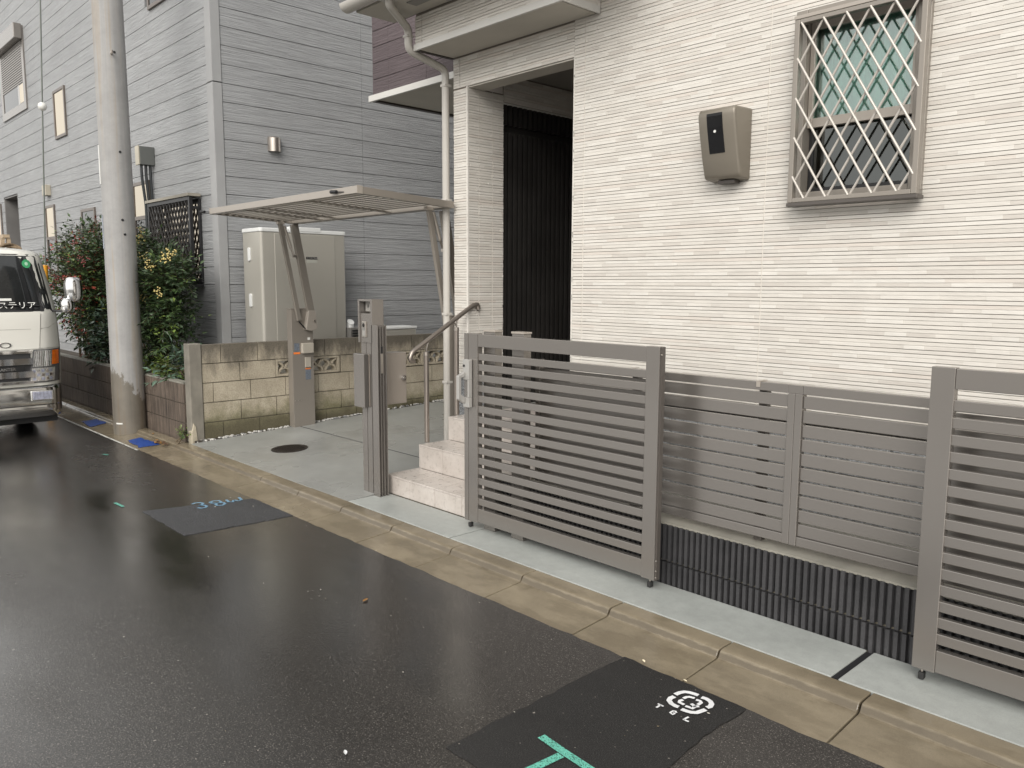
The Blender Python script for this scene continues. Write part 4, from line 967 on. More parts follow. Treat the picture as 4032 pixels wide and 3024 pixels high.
tbar(PX0, PX0+0.035, PY0+0.046, PY1-0.076, 0.0, 0.054, 'side_rail', TAUPE); tbar(PX1-0.035, PX1, PY0+0.046, PY1-0.076, 0.0, 0.054, 'side_rail', TAUPE)
tbar(PX0-0.004, PX0-0.0005, PY0-0.003, PY0+0.048, -0.002, 0.058, 'end_cap', ALU_L); tbar(PX1+0.0005, PX1+0.004, PY0-0.003, PY0+0.048, -0.002, 0.058, 'end_cap', ALU_L)
for xx in (PX0+0.62, -6.95, -6.05, ): tbar(xx, xx+0.045, PY0+0.046, PY1-0.076, -0.001, 0.012, 'cross_bar', TAUPE)
for k in range(11):
    y0 = PY0+0.062+0.0685*k; tbar(PX0+0.036, PX1-0.036, y0, y0+0.036, 0.016, 0.025, 'slat', TAUPE)
for xx in (PX0-0.001, PX1-0.18):
    build(MB().tube([(xx, PY0-0.002, ozf(PY0)+0.02), (xx-0.11, PY0-0.02, ozf(PY0)+0.026)], 0.004, 6).tube([(xx-0.08, PY0-0.016, ozf(PY0)+0.026), (xx-0.15, PY0-0.024, ozf(PY0)+0.03)], 0.014, 8), 'stop_rubber', BLACK, og)
def ogate_side(px0, px1, ax, sgn, yo):
    """post px0..px1; arms in the plane x = ax; sgn = +1 when the arms stand on the +x side of the post"""
    build(MB().box(px0, px1, 4.20+yo, 4.455+yo, 0.02, 1.318), 'post', TAUPE, og, 0.003)
    build(MB().box(px0-0.003, px1+0.003, 4.197+yo, 4.458+yo, 1.3185, 1.328), 'post_cap', TAUPE, og, 0.002)
    build(MB().beam((ax, 4.275+yo, 1.20), (ax, 4.085+yo, ozf(4.085)+0.002), 0.035, 0.045, (0, 1, 0)), 'arm', TAUPE, og, 0.003)
    build(MB().beam((ax, 4.435+yo, 1.17), (ax, 4.245+yo, ozf(4.245)-0.002), 0.04, 0.08, (0, 1, 0)), 'arm', TAUPE, og, 0.003)
    st_ = build(MB().tube([(ax, 4.13+yo, 2.19), (ax, 4.205+yo, 1.96)], 0.016, 10), 'gas_strut', ALU_L, og, smooth=True)
    build(MB().tube([(ax, 4.205+yo, 1.96), (ax, 4.235+yo, 1.88)], 0.010, 8).box(ax-0.012, ax+0.012, 4.222+yo, 4.262+yo, 1.865, 1.89), 'strut_rod', STEEL, st_)
    x0, x1 = (px1+0.001, px1+0.062) if sgn > 0 else (px0-0.062, px0-0.001)
    pv = build(MB().prism([(4.335+yo, 1.10), (4.40+yo, 1.085), (4.46+yo, 1.095), (4.48+yo, 1.13), (4.455+yo, 1.30), (4.375+yo, 1.305)], x0, x1, 'x'), 'pivot_cover', ALU_L if sgn > 0 else TAUPE, og, 0.006)
    build(MB().tube([(x1 if sgn > 0 else x0, 4.44+yo, 1.19), ((x1+0.008) if sgn > 0 else (x0-0.008), 4.44+yo, 1.19)], 0.014, 12), 'pivot_bolt', STEEL, pv)
    build(MB().tube([(ax+0.02*sgn, 4.26+yo, 1.19), (ax+0.02*sgn, 4.335+yo, 1.11)], 0.008, 6), 'cable', BLACK, og)
    build(MB().box(min(ax-0.02, ax+0.02), max(ax-0.02, ax+0.02), 4.05+yo, 4.13+yo, 2.20, 2.232), 'hinge_plate', ALU_L, og, 0.002)
ogate_side(-7.95, -7.85, -7.82, 1, 0.0); ogate_side(-5.395, -5.305, -5.43, -1, 0.10)
PLX = -7.85
build(MB().box(PLX+0.0005, PLX+0.045, 4.30, 4.435, 0.845, 0.955), 'control_box', mat('control_beige', (0.36, 0.33, 0.28), 0.45), og, 0.006)
build(MB().box(PLX+0.0005, PLX+0.012, 4.345, 4.415, 0.69, 0.80), 'switch_plate', MATS['control_beige'], og, 0.003)
build(MB().box(PLX+0.0004, PLX+0.0024, 4.225, 4.285, 0.865, 0.955), 'warning_label', GREYLAB, og); build(MB().box(PLX+0.0004, PLX+0.0028, 4.215, 4.29, 0.838, 0.858), 'warning_label', ORANGE, og)
build(MB().box(PLX+0.0004, PLX+0.0024, 4.35, 4.415, 0.555, 0.665), 'warning_label', GREYLAB, og); build(MB().box(PLX+0.0004, PLX+0.0028, 4.35, 4.41, 0.668, 0.68), 'warning_label', ORANGE, og)
build(MB().box(PLX+0.0004, PLX+0.0024, 4.385, 4.415, 0.985, 1.012), 'approval_sticker', WHITE_P, og)
for yy in (4.215, 4.25, 4.29): build(MB().box(PLX+0.0002, PLX+0.004, yy, yy+0.006, 0.33, 0.338), 'rivet', STEEL, og)

# ------------------------------------------------------------------ intercom post, mailbox, latch post
ip = thing('intercom_post', 'slim brown aluminium post carrying nameplate and intercom camera', 'intercom post', (-5.12, 3.38, 0.01))
build(MB().box(-5.185, -5.122, 3.345, 3.43, 0.0, 1.16).box(-5.114, -5.055, 3.345, 3.43, 0.0, 1.16).box(-5.123, -5.113, 3.352, 3.42, 0.0, 1.16), 'shaft', ALU, ip, 0.002)
hd = build(MB().box(-5.197, -5.178, 3.328, 3.432, 1.155, 1.478).box(-5.030, -5.010, 3.328, 3.432, 1.155, 1.478).box(-5.1775, -5.0305, 3.328, 3.432, 1.462, 1.478).box(-5.1775, -5.0305, 3.338, 3.432, 1.155, 1.372).box(-5.1775, -5.0305, 3.405, 3.432, 1.373, 1.4615), 'head', ALU, ip, 0.0015)
npt = build(MB().box(-5.166, -5.036, 3.378, 3.384, 1.387, 1.461), 'nameplate', mat('nameplate_glass', (0.30, 0.29, 0.27), 0.2), ip)
mb = MB()
for dx in (0.0, 0.052):
    mb.box(-5.132+dx, -5.129+dx, 3.3765, 3.3778, 1.412, 1.446).box(-5.139+dx, -5.122+dx, 3.3766, 3.3777, 1.432, 1.435)
    mb.box(-5.137+dx, -5.134+dx, 3.3766, 3.3777, 1.414, 1.430).box(-5.127+dx, -5.124+dx, 3.3766, 3.3777, 1.42, 1.43)
build(mb, 'glyph_marks', BLACK, npt)
ic = build(MB().box(-5.150, -5.095, 3.330, 3.3375, 1.196, 1.312), 'intercom', ALU_L, ip, 0.003)
build(MB().box(-5.145, -5.100, 3.3285, 3.3298, 1.201, 1.307), 'faceplate', mat('intercom_grey', (0.18, 0.175, 0.165), 0.35), ic)
build(MB().tube([(-5.122, 3.326, 1.285), (-5.122, 3.3284, 1.285)], 0.016, 16).tube([(-5.122, 3.3235, 1.285), (-5.122, 3.3259, 1.285)], 0.012, 16, 0), 'camera_lens', GLASSBLK, ic, smooth=True)
build(MB().tube([(-5.122, 3.3272, 1.285), (-5.122, 3.3286, 1.285)], 0.0195, 16), 'lens_ring', ALU_L, ic)
build(MB().box(-5.140, -5.105, 3.3268, 3.3283, 1.205, 1.245), 'call_button', mat('button_grey', (0.28, 0.27, 0.25), 0.3), ic, 0.001)
ml = thing('mailbox', 'brown metal mailbox with a dial lock mounted on the intercom post', 'mailbox', (-5.14, 3.48, 0.67))
build(MB().box(-5.215, -5.075, 3.292, 3.335, 0.668, 1.072), 'front_cover', ALU, ml, 0.004)
build(MB().box(-5.212, -5.078, 3.340, 3.684, 0.672, 1.068), 'case', ALU_L if False else mat('mailbox_taupe', (0.30, 0.265, 0.23), 0.36, 0.15, 0.03, (1.5, 1.5, 1.5)), ml, 0.004)
build(MB().box(-5.0775, -5.0755, 3.435, 3.675, 0.682, 1.058), 'door', MATS['mailbox_taupe'], ml, 0.001)
kn = build(MB().tube([(-5.0752, 3.645, 0.872), (-5.052, 3.645, 0.872)], [0.021, 0.019], 18), 'dial_lock', CHROME, ml, smooth=True)
build(MB().tube([(-5.0518, 3.645, 0.872), (-5.048, 3.645, 0.872)], 0.010, 12), 'dial_centre', STEEL, kn)
lp = thing('latch_post', 'slim brown gate latch post with grooved side next to the mailbox', 'gate post', (-4.98, 3.37, 0.003))
build(MB().box(-5.02, -4.968, 3.328, 3.408, 0.003, 1.290).box(-4.9675, -4.942, 3.328, 3.334, 0.003, 1.290).box(-4.9675, -4.942, 3.402, 3.408, 0.003, 1.290)
      .box(-4.9675, -4.946, 3.352, 3.358, 0.003, 1.289).box(-4.9675, -4.946, 3.376, 3.382, 0.003, 1.289), 'shaft', ALU, lp, 0.001)
build(MB().box(-4.9675, -4.9665, 3.3345, 3.4015, 0.003, 1.288), 'groove_lining', ALU, lp)
build(MB().box(-4.966, -4.944, 3.3582, 3.3758, 1.085, 1.135), 'lock_striker', BLACK, lp); build(MB().box(-4.966, -4.945, 3.3582, 3.3758, 0.935, 1.080), 'striker_plate', STEEL, lp)
build(MB().box(-4.9652, -4.950, 3.360, 3.374, 0.995, 1.045), 'striker_slot', BLACK, lp)

# ------------------------------------------------------------------ entrance steps and handrail
sp = thing('entrance_steps', 'three pale stone-tiled entrance steps leading to the porch', 'steps', (-4.4, 3.5, 0))
SX0, SX1 = -5.05, -3.80
build(MB().box(SX0+0.012, SX1, 3.475, 4.6, -0.1, 0.13).box(SX0+0.012, SX1, 3.79, 4.6, 0.131, 0.315).box(SX0+0.012, SX1, 4.09, 6.9, 0.316, 0.505), 'core', MORTAR, sp)
def tile(x0, x1, y0, y1, z0, z1): 
    o = build(MB().box(x0, x1, y0, y1, z0, z1), 'tile', TILE, sp, 0.003)
for (yf, yb, zt, zb) in ((3.46, 3.775, 0.143, 0.0035), (3.775, 4.075, 0.331, 0.1435), (4.075, 4.375, 0.521, 0.3315)):
    x = SX0; k = 0
    while x < SX1-0.02:
        x1 = min(x+0.2985, SX1)
        tile(x, x1, yf, yf+0.014, zb, zt-0.0125); tile(x, x1, yf-0.002, yb-0.0015, zt-0.012, zt)
        x += 0.3015
    for yy0, yy1 in ((yf+0.0145, yb-0.002),): tile(SX0-0.001, SX0+0.011, yy0, yy1, zb, zt-0.0125)
for i in range(5):
    x = SX0
    while x < SX1-0.02: tile(x, min(x+0.2985, SX1), 4.377+0.3*i, 4.675+0.3*i, 0.509, 0.521); x += 0.3015
hr = thing('handrail', 'satin bronze handrail on two round posts rising beside the steps', 'handrail', (-5.02, 4.0, 0.33))
HX = -5.075
hp = rpath([(HX, 3.755, 0.99), (HX, 3.712, 1.005), (HX, 3.735, 1.062), (HX, 4.365, 1.418), (HX, 4.415, 1.428), (HX, 4.425, 1.385)], 0.05)
build(MB().tube(hp, 0.019, 14), 'rail', mat('bronze_rail', (0.30, 0.265, 0.235), 0.3, 0.75, 0.05), hr, smooth=True)
for yy, zb, zt in ((3.875, 0.332, 1.03), (4.185, 0.522, 1.215)):
    ps = build(MB().tube([(HX, yy, zb), (HX, yy, zt)], 0.0205, 16), 'post', MATS['bronze_rail'], hr, smooth=True)
    build(MB().tube([(HX, yy, zt+0.001), (HX, yy, zt+0.028)], 0.022, 16), 'collar', STEEL, ps, smooth=True)
    build(MB().tube(rpath([(HX, yy, zt+0.025), (HX, yy-0.01, zt+0.06), (HX, yy-0.045, zt+0.062)], 0.03), 0.006, 8).tube(rpath([(HX, yy, zt+0.025), (HX, yy+0.005, zt+0.07), (HX, yy+0.03, zt+0.125)], 0.03), 0.006, 8), 'bracket', STEEL, ps, smooth=True)

# ------------------------------------------------------------------ sliding gate leaves
GY0, GY1 = 3.33, 3.372
slat_m = mesh_only(MB().box(0, 1, 0, 0.024, 0, 0.0430), 'slat', ALU)
def gate_leaf(label, x0, x1, lockw, handle):
    t = thing('sliding_gate', label, 'gate', ((x0+x1)/2, 3.35, 0.003), 'sliding gate leaves along the apron')
    zt = 1.281; zb = 0.052
    if lockw:
        build(MB().box(x0, x0+0.036, GY0-0.004, GY1+0.004, zb, zt), 'lock_stile', ALU, t, 0.002)
    build(MB().box(x0+(0.0365 if lockw else 0), x0+(0.125 if lockw else 0.087), GY0, GY1, zb, zt), 'stile', ALU, t, 0.002)
    build(MB().box(x1-0.092, x1-0.008, GY0, GY1, zb, zt), 'stile', ALU, t, 0.002); build(MB().box(x1-0.0078, x1, GY0+0.012, GY1-0.002, zb+0.002, zt-0.002), 'seal_strip', ALU_D, t)
    ea = x0+(0.1255 if lockw else 0.0875); eb = x1-0.0925
    build(MB().box(ea, eb, GY0+0.003, GY1-0.003, 1.199, zt-0.003), 'top_rail', ALU, t, 0.002); build(MB().box(ea, eb, GY0+0.003, GY1-0.003, zb+0.004, 0.148), 'bottom_rail', ALU, t, 0.002)
    for k in range(15):
        o = place('slat', slat_m, t, (ea-0.004, GY0+0.008, 0.1485+0.0238+0.0672*k), (eb-ea+0.008, 1, 1)); bevel(o, 0.0025)
    for xx in (ea-0.004, eb+0.0): build(MB().box(xx, xx+0.003, GY0+0.002, GY1-0.003, 0.15, 1.197), 'slat_holder', ALU_D, t)
    for xx in (x0+0.035, x1-0.045):
        w = build(MB().box(xx-0.011, xx+0.011, GY0+0.006, GY0+0.036, 0.006, 0.036), 'drop_foot', RUBBER, t, 0.004)
        build(MB().tube([(xx, GY0+0.02, 0.0365), (xx, GY0+0.02, zb)], 0.005, 8), 'bolt', STEEL, w)
    if handle:
        hx = x0+0.022
        h = build(MB().box(hx, hx+0.058, GY0-0.034, GY0-0.0045, 0.985, 1.115).box(hx+0.042, hx+0.058, GY0-0.034, GY0-0.0045, 0.87, 0.984).box(hx, hx+0.058, GY0-0.034, GY0-0.0045, 0.808, 0.869), 'handle', SILVER, t, 0.003)
        build(MB().prism([(GY0-0.036, 0.83), (GY0-0.036, 0.872), (GY0-0.066, 0.892), (GY0-0.066, 0.998), (GY0-0.036, 1.005), (GY0-0.036, 1.035), (GY0-0.088, 1.012), (GY0-0.088, 0.862)], hx-0.002, hx+0.024, 'x'), 'grip', SILVER, h, 0.003)
        build(MB().tube([(hx+0.014, GY0-0.0345, 1.075), (hx+0.014, GY0-0.039, 1.075)], 0.008, 12), 'lock_cylinder', BLACK, h)
    for zz in (0.16, 0.105, 0.07, 1.24): build(MB().tube([(x1-0.004, GY0+0.008, zz), (x1+0.003, GY0+0.008, zz)], 0.004, 8), 'screw', STEEL, t)
    return t
gate_leaf('brown slatted sliding gate leaf with silver handle in front of the steps', -3.957, -2.420, True, True)
gate_leaf('brown slatted sliding gate leaf cut off by the right edge of the picture', -1.137, 0.42, False, False)
for xx, lab in ((-3.835, 'brown square gate guide post behind the handle end of the gate leaf'), (-3.575, 'brown square gate guide post next to the ribbed wall, behind the gate leaf')):
    t = thing('gate_guide_post', lab, 'gate post', (xx+0.05, 3.43, 0.003), 'guide posts behind the gate leaf')
    build(MB().box(xx, xx+0.105, 3.388, 3.450, 0.0035, 1.292), 'shaft', ALU, t, 0.002); build(MB().box(xx-0.004, xx+0.109, 3.384, 3.454, 1.2925, 1.305), 'cap', ALU_L, t, 0.002)

# ------------------------------------------------------------------ ribbed retaining wall and slatted fence on it
rw = thing('ribbed_wall', 'low charcoal ribbed block wall under the slatted fence', 'wall', (-1.5, 3.5, 0))
def ribblock(h):
    p = 0.0345; n = 11; L_ = p*n-0.0008; pts = [(0, 0.115), (0, 0.026)]
    for i in range(n):
        a = p*i+0.0065; b2 = a+0.0215
        pts += [(a, 0.026), (a+0.002, 0.0), (b2-0.002, 0.0), (b2, 0.026)]
    pts += [(L_, 0.026), (L_, 0.115)]
    return mesh_only(MB().prism(pts, 0, h, 'z'), 'ribbed_block', RIB)
rb1, rb2 = ribblock(0.133), ribblock(0.196)
build(MB().box(-3.74, 3.4, 3.482, 3.565, -0.1, 0.322), 'core', MORTAR, rw)
for i in range(19):
    for me, z0 in ((rb1, -0.012), (rb2, 0.1295)):
        place('ribbed_block', me, rw, (-3.752+0.3795*i, 3.455+random.uniform(-0.0012, 0.0012), z0), rot=(0, 0, 0))
build(MB().prism(wobble_poly([(-3.75,3.466),(3.4,3.466),(3.4,3.60),(-3.75,3.60)], 0.07, 0.003, 8), 0.3225, 0.333, 'z'), 'mortar_cap', CAPCONC, rw)
fe = thing('slat_fence', 'brown horizontal slat fence standing on the ribbed wall', 'fence', (-1.78, 3.55, 0.333))
FY0, FY1 = 3.522, 3.552
fsm = mesh_only(MB().box(0, 1, 0, 0.016, 0, 0.0575), 'slat', ALU)
bays = [(-3.46, -1.823), (-1.750, 0.2)]
for (a, b2) in bays:
    build(MB().box(a, b2, FY0-0.006, FY1+0.004, 1.090, 1.131), 'top_rail', ALU, fe, 0.002); build(MB().box(a, b2, FY0-0.006, FY1+0.004, 0.366, 0.410), 'bottom_rail', ALU, fe, 0.002)
    for k in range(10):
        o = place('slat', fsm, fe, (a, FY0+0.002, 0.4135+0.0678*k), (b2-a, 1, 1)); bevel(o, 0.002)
build(MB().box(-1.8225, -1.787, FY0-0.010, FY1+0.005, 0.366, 1.090).box(-1.786, -1.7505, FY0-0.010, FY1+0.005, 0.366, 1.090), 'panel_stile', ALU, fe, 0.002)
build(MB().box(-1.8225, -1.7505, FY0-0.0065, FY1+0.0045, 1.0905, 1.1305), 'rail_joint', ALU, fe, 0.001)
build(MB().box(-3.495, -3.4605, FY0-0.008, FY1+0.006, 0.366, 1.134), 'panel_stile', ALU, fe, 0.002)
for xx in (-1.995, -2.775, -0.4):
    ps = build(MB().box(xx, xx+0.042, FY1+0.006, FY1+0.046, 0.30, 1.120), 'post', ALU_D, fe, 0.002)
    build(MB().box(xx-0.004, xx+0.046, FY1+0.002, FY1+0.05, 1.1205, 1.126), 'post_cap', ALU_L, ps)
    build(MB().box(xx+0.008, xx+0.028, FY0-0.009, FY1+0.03, 1.1315, 1.135).box(xx+0.008, xx+0.028, FY0-0.0105, FY0-0.0065, 1.105, 1.131), 'clamp', ALU_L, ps)

# ------------------------------------------------------------------ shrubs and small plants
def leaflet(mb, p, d, n, ln, w, m):
    """a pointed, slightly folded leaf"""
    s = d.cross(n).normalized(); t = p+d*ln; c_ = p+d*(ln*0.42)-n*(ln*0.04)
    mb.add([p, c_+s*(w/2)+n*(w*0.16), t-n*(ln*0.10), c_-s*(w/2)+n*(w*0.16), c_], [(0, 1, 4), (1, 2, 4), (4, 2, 3), (0, 4, 3)], m)
def rvec(rg): 
    while True:
        v = Vector((rg.uniform(-1, 1), rg.uniform(-1, 1), rg.uniform(-1, 1)))
        if 0.05 < v.length < 1: return v.normalized()
def shrub(name, label, base, stems, lobes, nleaf, mats, wts, ln, seed, berries=(), cat='shrub', fan=True):
    """lobes: (x, y, z, rx, ry, rz, weight) clumps of foliage; leaves hang in sprays on fine twigs"""
    rg = random.Random(seed); t = thing(name, label, cat, base)
    sm = MB(); tips = []
    for i in range(stems):
        lb = rg.choices(lobes, [q[6] for q in lobes])[0]
        b0 = Vector(base)+Vector((rg.uniform(-1, 1)*0.28*(max(q[3] for q in lobes)+0.3), rg.uniform(-0.12, 0.12), -0.02))
        top = Vector((lb[0]+rg.uniform(-0.6, 0.6)*lb[3], lb[1]+rg.uniform(-0.5, 0.5)*lb[4], lb[2]+rg.uniform(-0.2, 0.5)*lb[5]))
        mid = (b0*0.45+top*0.55)+Vector((rg.uniform(-0.06, 0.06), rg.uniform(-0.04, 0.04), 0)); mid.x = b0.x*0.6+top.x*0.4
        pts = [b0*(1-s)**2+mid*2*s*(1-s)+top*s*s for s in (0, 0.25, 0.5, 0.75, 1)]
        sm.tube(pts, [0.011, 0.010, 0.008, 0.006, 0.003], 6); tips.append(pts)
    build(sm, 'stems', TWIG, t)
    lm = MB(); tw = MB(); k = 0
    while k < nleaf:
        lb = rg.choices(lobes, [q[6] for q in lobes])[0]
        v = rvec(rg); rad = rg.random()**0.42
        c_ = Vector((lb[0]+v.x*lb[3]*rad, lb[1]+v.y*lb[4]*rad, lb[2]+v.z*lb[5]*rad))
        if noise.noise(c_*3.1+Vector((seed, 0, 0))) < -0.16: continue          # gaps between the sprays
        out = (c_-Vector((lb[0], lb[1], lb[2]-0.5*lb[5])))
        d0 = (out.normalized()*0.8+rvec(rg)*0.7+Vector((0, -0.15, 0.05))).normalized()
        cnt = rg.randint(6, 11); tone = rg.choices(range(len(mats)), wts)[0]
        ln_s = ln*rg.uniform(2.0, 3.4)
        tw.tube([c_-d0*0.02, c_+d0*ln_s*0.9], 0.0014, 3, cap=False)
        for j in range(cnt):
            s = (j+1)/cnt; q = c_+d0*(ln_s*s); side = d0.cross(Vector((0, 0, 1))).normalized()*(1 if j % 2 else -1)
            dd = (d0*0.45+side*0.85+Vector((0, 0, -0.28))+rvec(rg)*0.35).normalized()
            if j == cnt-1: dd = (d0+rvec(rg)*0.25).normalized()
            nn = (Vector((0, 0, 1))+rvec(rg)*0.55).normalized(); nn = (nn-dd*nn.dot(dd)).normalized()
            mm = tone if rg.random() < 0.75 else rg.choices(range(len(mats)), wts)[0]
            leaflet(lm, q, dd, nn, ln*rg.uniform(0.7, 1.25), ln*rg.uniform(0.40, 0.56), mm); k += 1
    stuff(build(tw, 'twigs', TWIG, t, fix=False)); stuff(build(lm, 'crown', mats, t, fix=False))
    for (bx, by, bz, spread, cnt, bm) in berries:
        bb = MB()
        for i in range(int(cnt*0.45)):
            v = rvec(rg)*spread*rg.random()**0.5; bb.ball((bx+v.x, by+v.y*0.7, bz+v.z*0.9), rg.uniform(0.007, 0.011), 0, 4)
        stuff(build(bb, 'berries', bm, t, smooth=True))
    return t
NM = [LEAF_D, LEAF_M, LEAF_L, LEAF_R]
shrub('nandina_shrub', 'bushy dark green nandina with red sprays between truck and utility pole', (-12.5, 3.55, 0.42), 22,
      [(-12.9, 3.55, 1.55, 0.75, 0.30, 0.62, 3), (-12.2, 3.5, 1.45, 0.65, 0.30, 0.65, 3), (-11.75, 3.5, 1.75, 0.42, 0.28, 0.55, 2), (-12.6, 3.55, 2.05, 0.5, 0.26, 0.32, 1.2), (-11.7, 3.45, 1.05, 0.4, 0.25, 0.35, 1), (-13.5, 3.5, 1.7, 0.5, 0.26, 0.4, 1)],
      15000, NM, (5, 4, 1.2, 1.1), 0.068, 31, [(-11.69, 3.22, 2.12, 0.10, 45, BERRY_R), (-11.4, 3.2, 1.88, 0.11, 55, BERRY_R), (-12.78, 3.22, 1.62, 0.12, 55, BERRY_R), (-13.1, 3.25, 1.52, 0.08, 30, BERRY_R), (-12.0, 3.2, 1.95, 0.06, 22, BERRY_R)])
shrub('nandina_shrub', 'dense green nandina with pale yellow berries right of the utility pole', (-9.75, 3.5, 0.42), 14,
      [(-10.0, 3.5, 1.62, 0.42, 0.24, 0.5, 2.2), (-9.6, 3.45, 1.55, 0.42, 0.24, 0.42, 2.5), (-9.2, 3.42, 1.40, 0.36, 0.22, 0.40, 2.4), (-9.8, 3.42, 1.0, 0.4, 0.22, 0.35, 1.5), (-9.0, 3.40, 1.62, 0.34, 0.2, 0.25, 1.4), (-9.2, 3.42, 0.98, 0.32, 0.2, 0.28, 1.2)],
      14000, [LEAF_D, LEAF_M, LEAF_L], (5, 4, 0.6), 0.066, 47,
      [(-9.50, 3.25, 2.12, 0.12, 70, BERRY_Y), (-9.62, 3.22, 2.05, 0.09, 40, BERRY_Y), (-9.28, 3.2, 1.87, 0.08, 45, BERRY_Y), (-9.46, 3.18, 1.79, 0.07, 30, BERRY_Y), (-9.05, 3.2, 1.79, 0.09, 50, BERRY_Y), (-8.68, 3.22, 1.86, 0.10, 50, BERRY_Y), (-8.50, 3.24, 1.90, 0.06, 25, BERRY_Y), (-8.9, 3.2, 1.49, 0.08, 40, BERRY_Y), (-9.27, 3.18, 1.42, 0.06, 24, BERRY_Y)])
shrub('leafy_plant', 'low grey-green broad-leaved plant beside the left side of the pole', (-11.2, 3.4, 0.42), 6,
      [(-11.25, 3.4, 0.85, 0.32, 0.16, 0.22, 1), (-11.0, 3.38, 0.72, 0.25, 0.14, 0.2, 1)], 520, [LEAF_G, LEAF_D], (3, 2), 0.11, 53, cat='plant')
shrub('leafy_plant', 'small grey-green rosette plant at the right end of the planter', (-8.62, 3.35, 0.42), 4,
      [(-8.65, 3.34, 0.66, 0.17, 0.10, 0.14, 1)], 230, [LEAF_G, LEAF_M], (3, 1), 0.085, 59, cat='plant')
shrub('ground_plant', 'yellow-green low ground plants along the planter edge right of the pole', (-9.2, 3.3, 0.42), 5,
      [(-9.35, 3.3, 0.60, 0.32, 0.08, 0.12, 2), (-8.95, 3.32, 0.60, 0.25, 0.09, 0.12, 1), (-9.7, 3.3, 0.62, 0.2, 0.08, 0.12, 1)], 900, [LEAF_L, LEAF_M], (3, 1), 0.055, 61, cat='plant')
shrub('weed', 'small green weed growing at the foot of the wall end', (-8.06, 3.10, -0.005), 3,
      [(-8.06, 3.085, 0.055, 0.055, 0.03, 0.045, 1)], 150, [LEAF_L, LEAF_M], (1, 1), 0.028, 67, cat='weed')
leaf_piece('fallen_leaf', 'tan leaf lying on the kerb at the foot of the utility pole', -8.72, 3.02, 0.0, 0.03, LEAF_O, 1.2)

# ------------------------------------------------------------------ truck
tr = thing('truck', 'white cab-over flatbed truck parked at the left edge of the picture', 'truck', (-11, 1.57, ZR))
YC = 1.565
def lerp(tab, z):
    for (za, va), (zb, vb_) in zip(tab, tab[1:]):
        if za <= z <= zb: return va+(vb_-va)*(z-za)/(zb-za)
    return tab[0][1] if z < tab[0][0] else tab[-1][1]
HW = [(0.30, 0.80), (0.5, 0.835), (0.9, 0.85), (1.27, 0.85), (1.5, 0.835), (1.88, 0.785), (1.93, 0.765), (1.965, 0.71)]
XFt = [(0.30, -9.64), (0.5, -9.60), (0.88, -9.615), (1.20, -9.665), (1.28, -9.69), (1.32, -9.71), (1.86, -9.90), (1.92, -9.95), (1.965, -10.05)]
def fr(y, z, off=0.0):
    h = lerp(HW, z); t = max(-1, min(1, (y-YC)/h))
    x = lerp(XFt, z) - 0.05*t*t - 0.17*max(0, (abs(t)-0.72)/0.28)**2.2
    return Vector((x+off, YC+(y-YC)*1.062, z))
def section(z, sh=0.0):
    h = lerp(HW, z)-sh; pts = []
    ts = [-1+2*i/28 for i in range(29)]
    for t in ts: p = fr(YC+t*(h+sh), z); pts.append((p.x-sh, YC+t*h*1.062, z))
    h *= 1.062; pts += [(-11.20+sh*0.6, YC+h, z), (-11.25+sh*0.6, YC+h-0.05, z), (-11.25+sh*0.6, YC-h+0.05, z), (-11.20+sh*0.6, YC-h, z)]
    return pts
build(MB().loft([section(z, s) for z, s in ((0.32, 0.03), (0.34, 0.0), (0.5, 0), (0.7, 0), (0.9, 0), (1.1, 0), (1.24, 0), (1.28, 0), (1.32, 0), (1.45, 0), (1.6, 0), (1.75, 0), (1.86, 0), (1.91, 0.0), (1.935, 0.012), (1.955, 0.05), (1.965, 0.12))]), 'cab', CABW, tr, smooth=True)
def patch(name, y0, y1, z0, z1, m, off=0.004, th=0.003, ny=14, nz=6, parent=tr, ytop=None, smooth=True):
    """a thin panel that follows the cab front; ytop lets the sides lean"""
    ty0, ty1 = ytop or (y0, y1); A, B2 = [], []
    for j in range(nz+1):
        s = j/nz; z = z0+(z1-z0)*s; a = y0+(ty0-y0)*s; b2 = y1+(ty1-y1)*s
        A.append([fr(a+(b2-a)*i/ny, z, off) for i in range(ny+1)]); B2.append([fr(a+(b2-a)*i/ny, z, off-th) for i in range(ny+1)])
    secs = [a+list(reversed(b2)) for a, b2 in zip(A, B2)]
    return build(MB().loft(secs), name, m, parent, smooth=smooth)
WS = mat('windscreen', (0.016, 0.018, 0.019), 0.05, 0, 0.3, (3, 3, 3), spec=0.6)
patch('screen_seal', YC-0.80, YC+0.80, 1.285, 1.892, BLACK, 0.004, 0.006, ytop=(YC-0.735, YC+0.735))
ws = patch('windscreen', YC-0.765, YC+0.765, 1.305, 1.875, WS, 0.0075, 0.003, ytop=(YC-0.708, YC+0.708))
text('windscreen_lettering', 'エクステリア', 0.088, WHITE_P, ws, fr(1.70, 1.325, 0.012)+Vector((0.0, 0, 0)), (0.0, 1, 0), (-0.45, 0, 0.9), 0.0004)
patch('paper', 1.62, 1.99, 1.40, 1.425, WHITE_P, 0.009, 0.001, parent=ws)
stp = [fr(2.17+0.04*math.cos(a), 1.79+0.045*math.sin(a), 0.0105) for a in [2*math.pi*i/20 for i in range(20)]]
build(MB().add(stp, [tuple(range(20))]), 'green_sticker', GREEN_S, ws)
stp = [fr(2.17+0.016*math.cos(a), 1.79+0.02*math.sin(a), 0.0118) for a in [2*math.pi*i/14 for i in range(14)]]
build(MB().add(stp, [tuple(range(14))]), 'sticker_mark', mat('pale_green', (0.35, 0.6, 0.42), 0.5), ws)
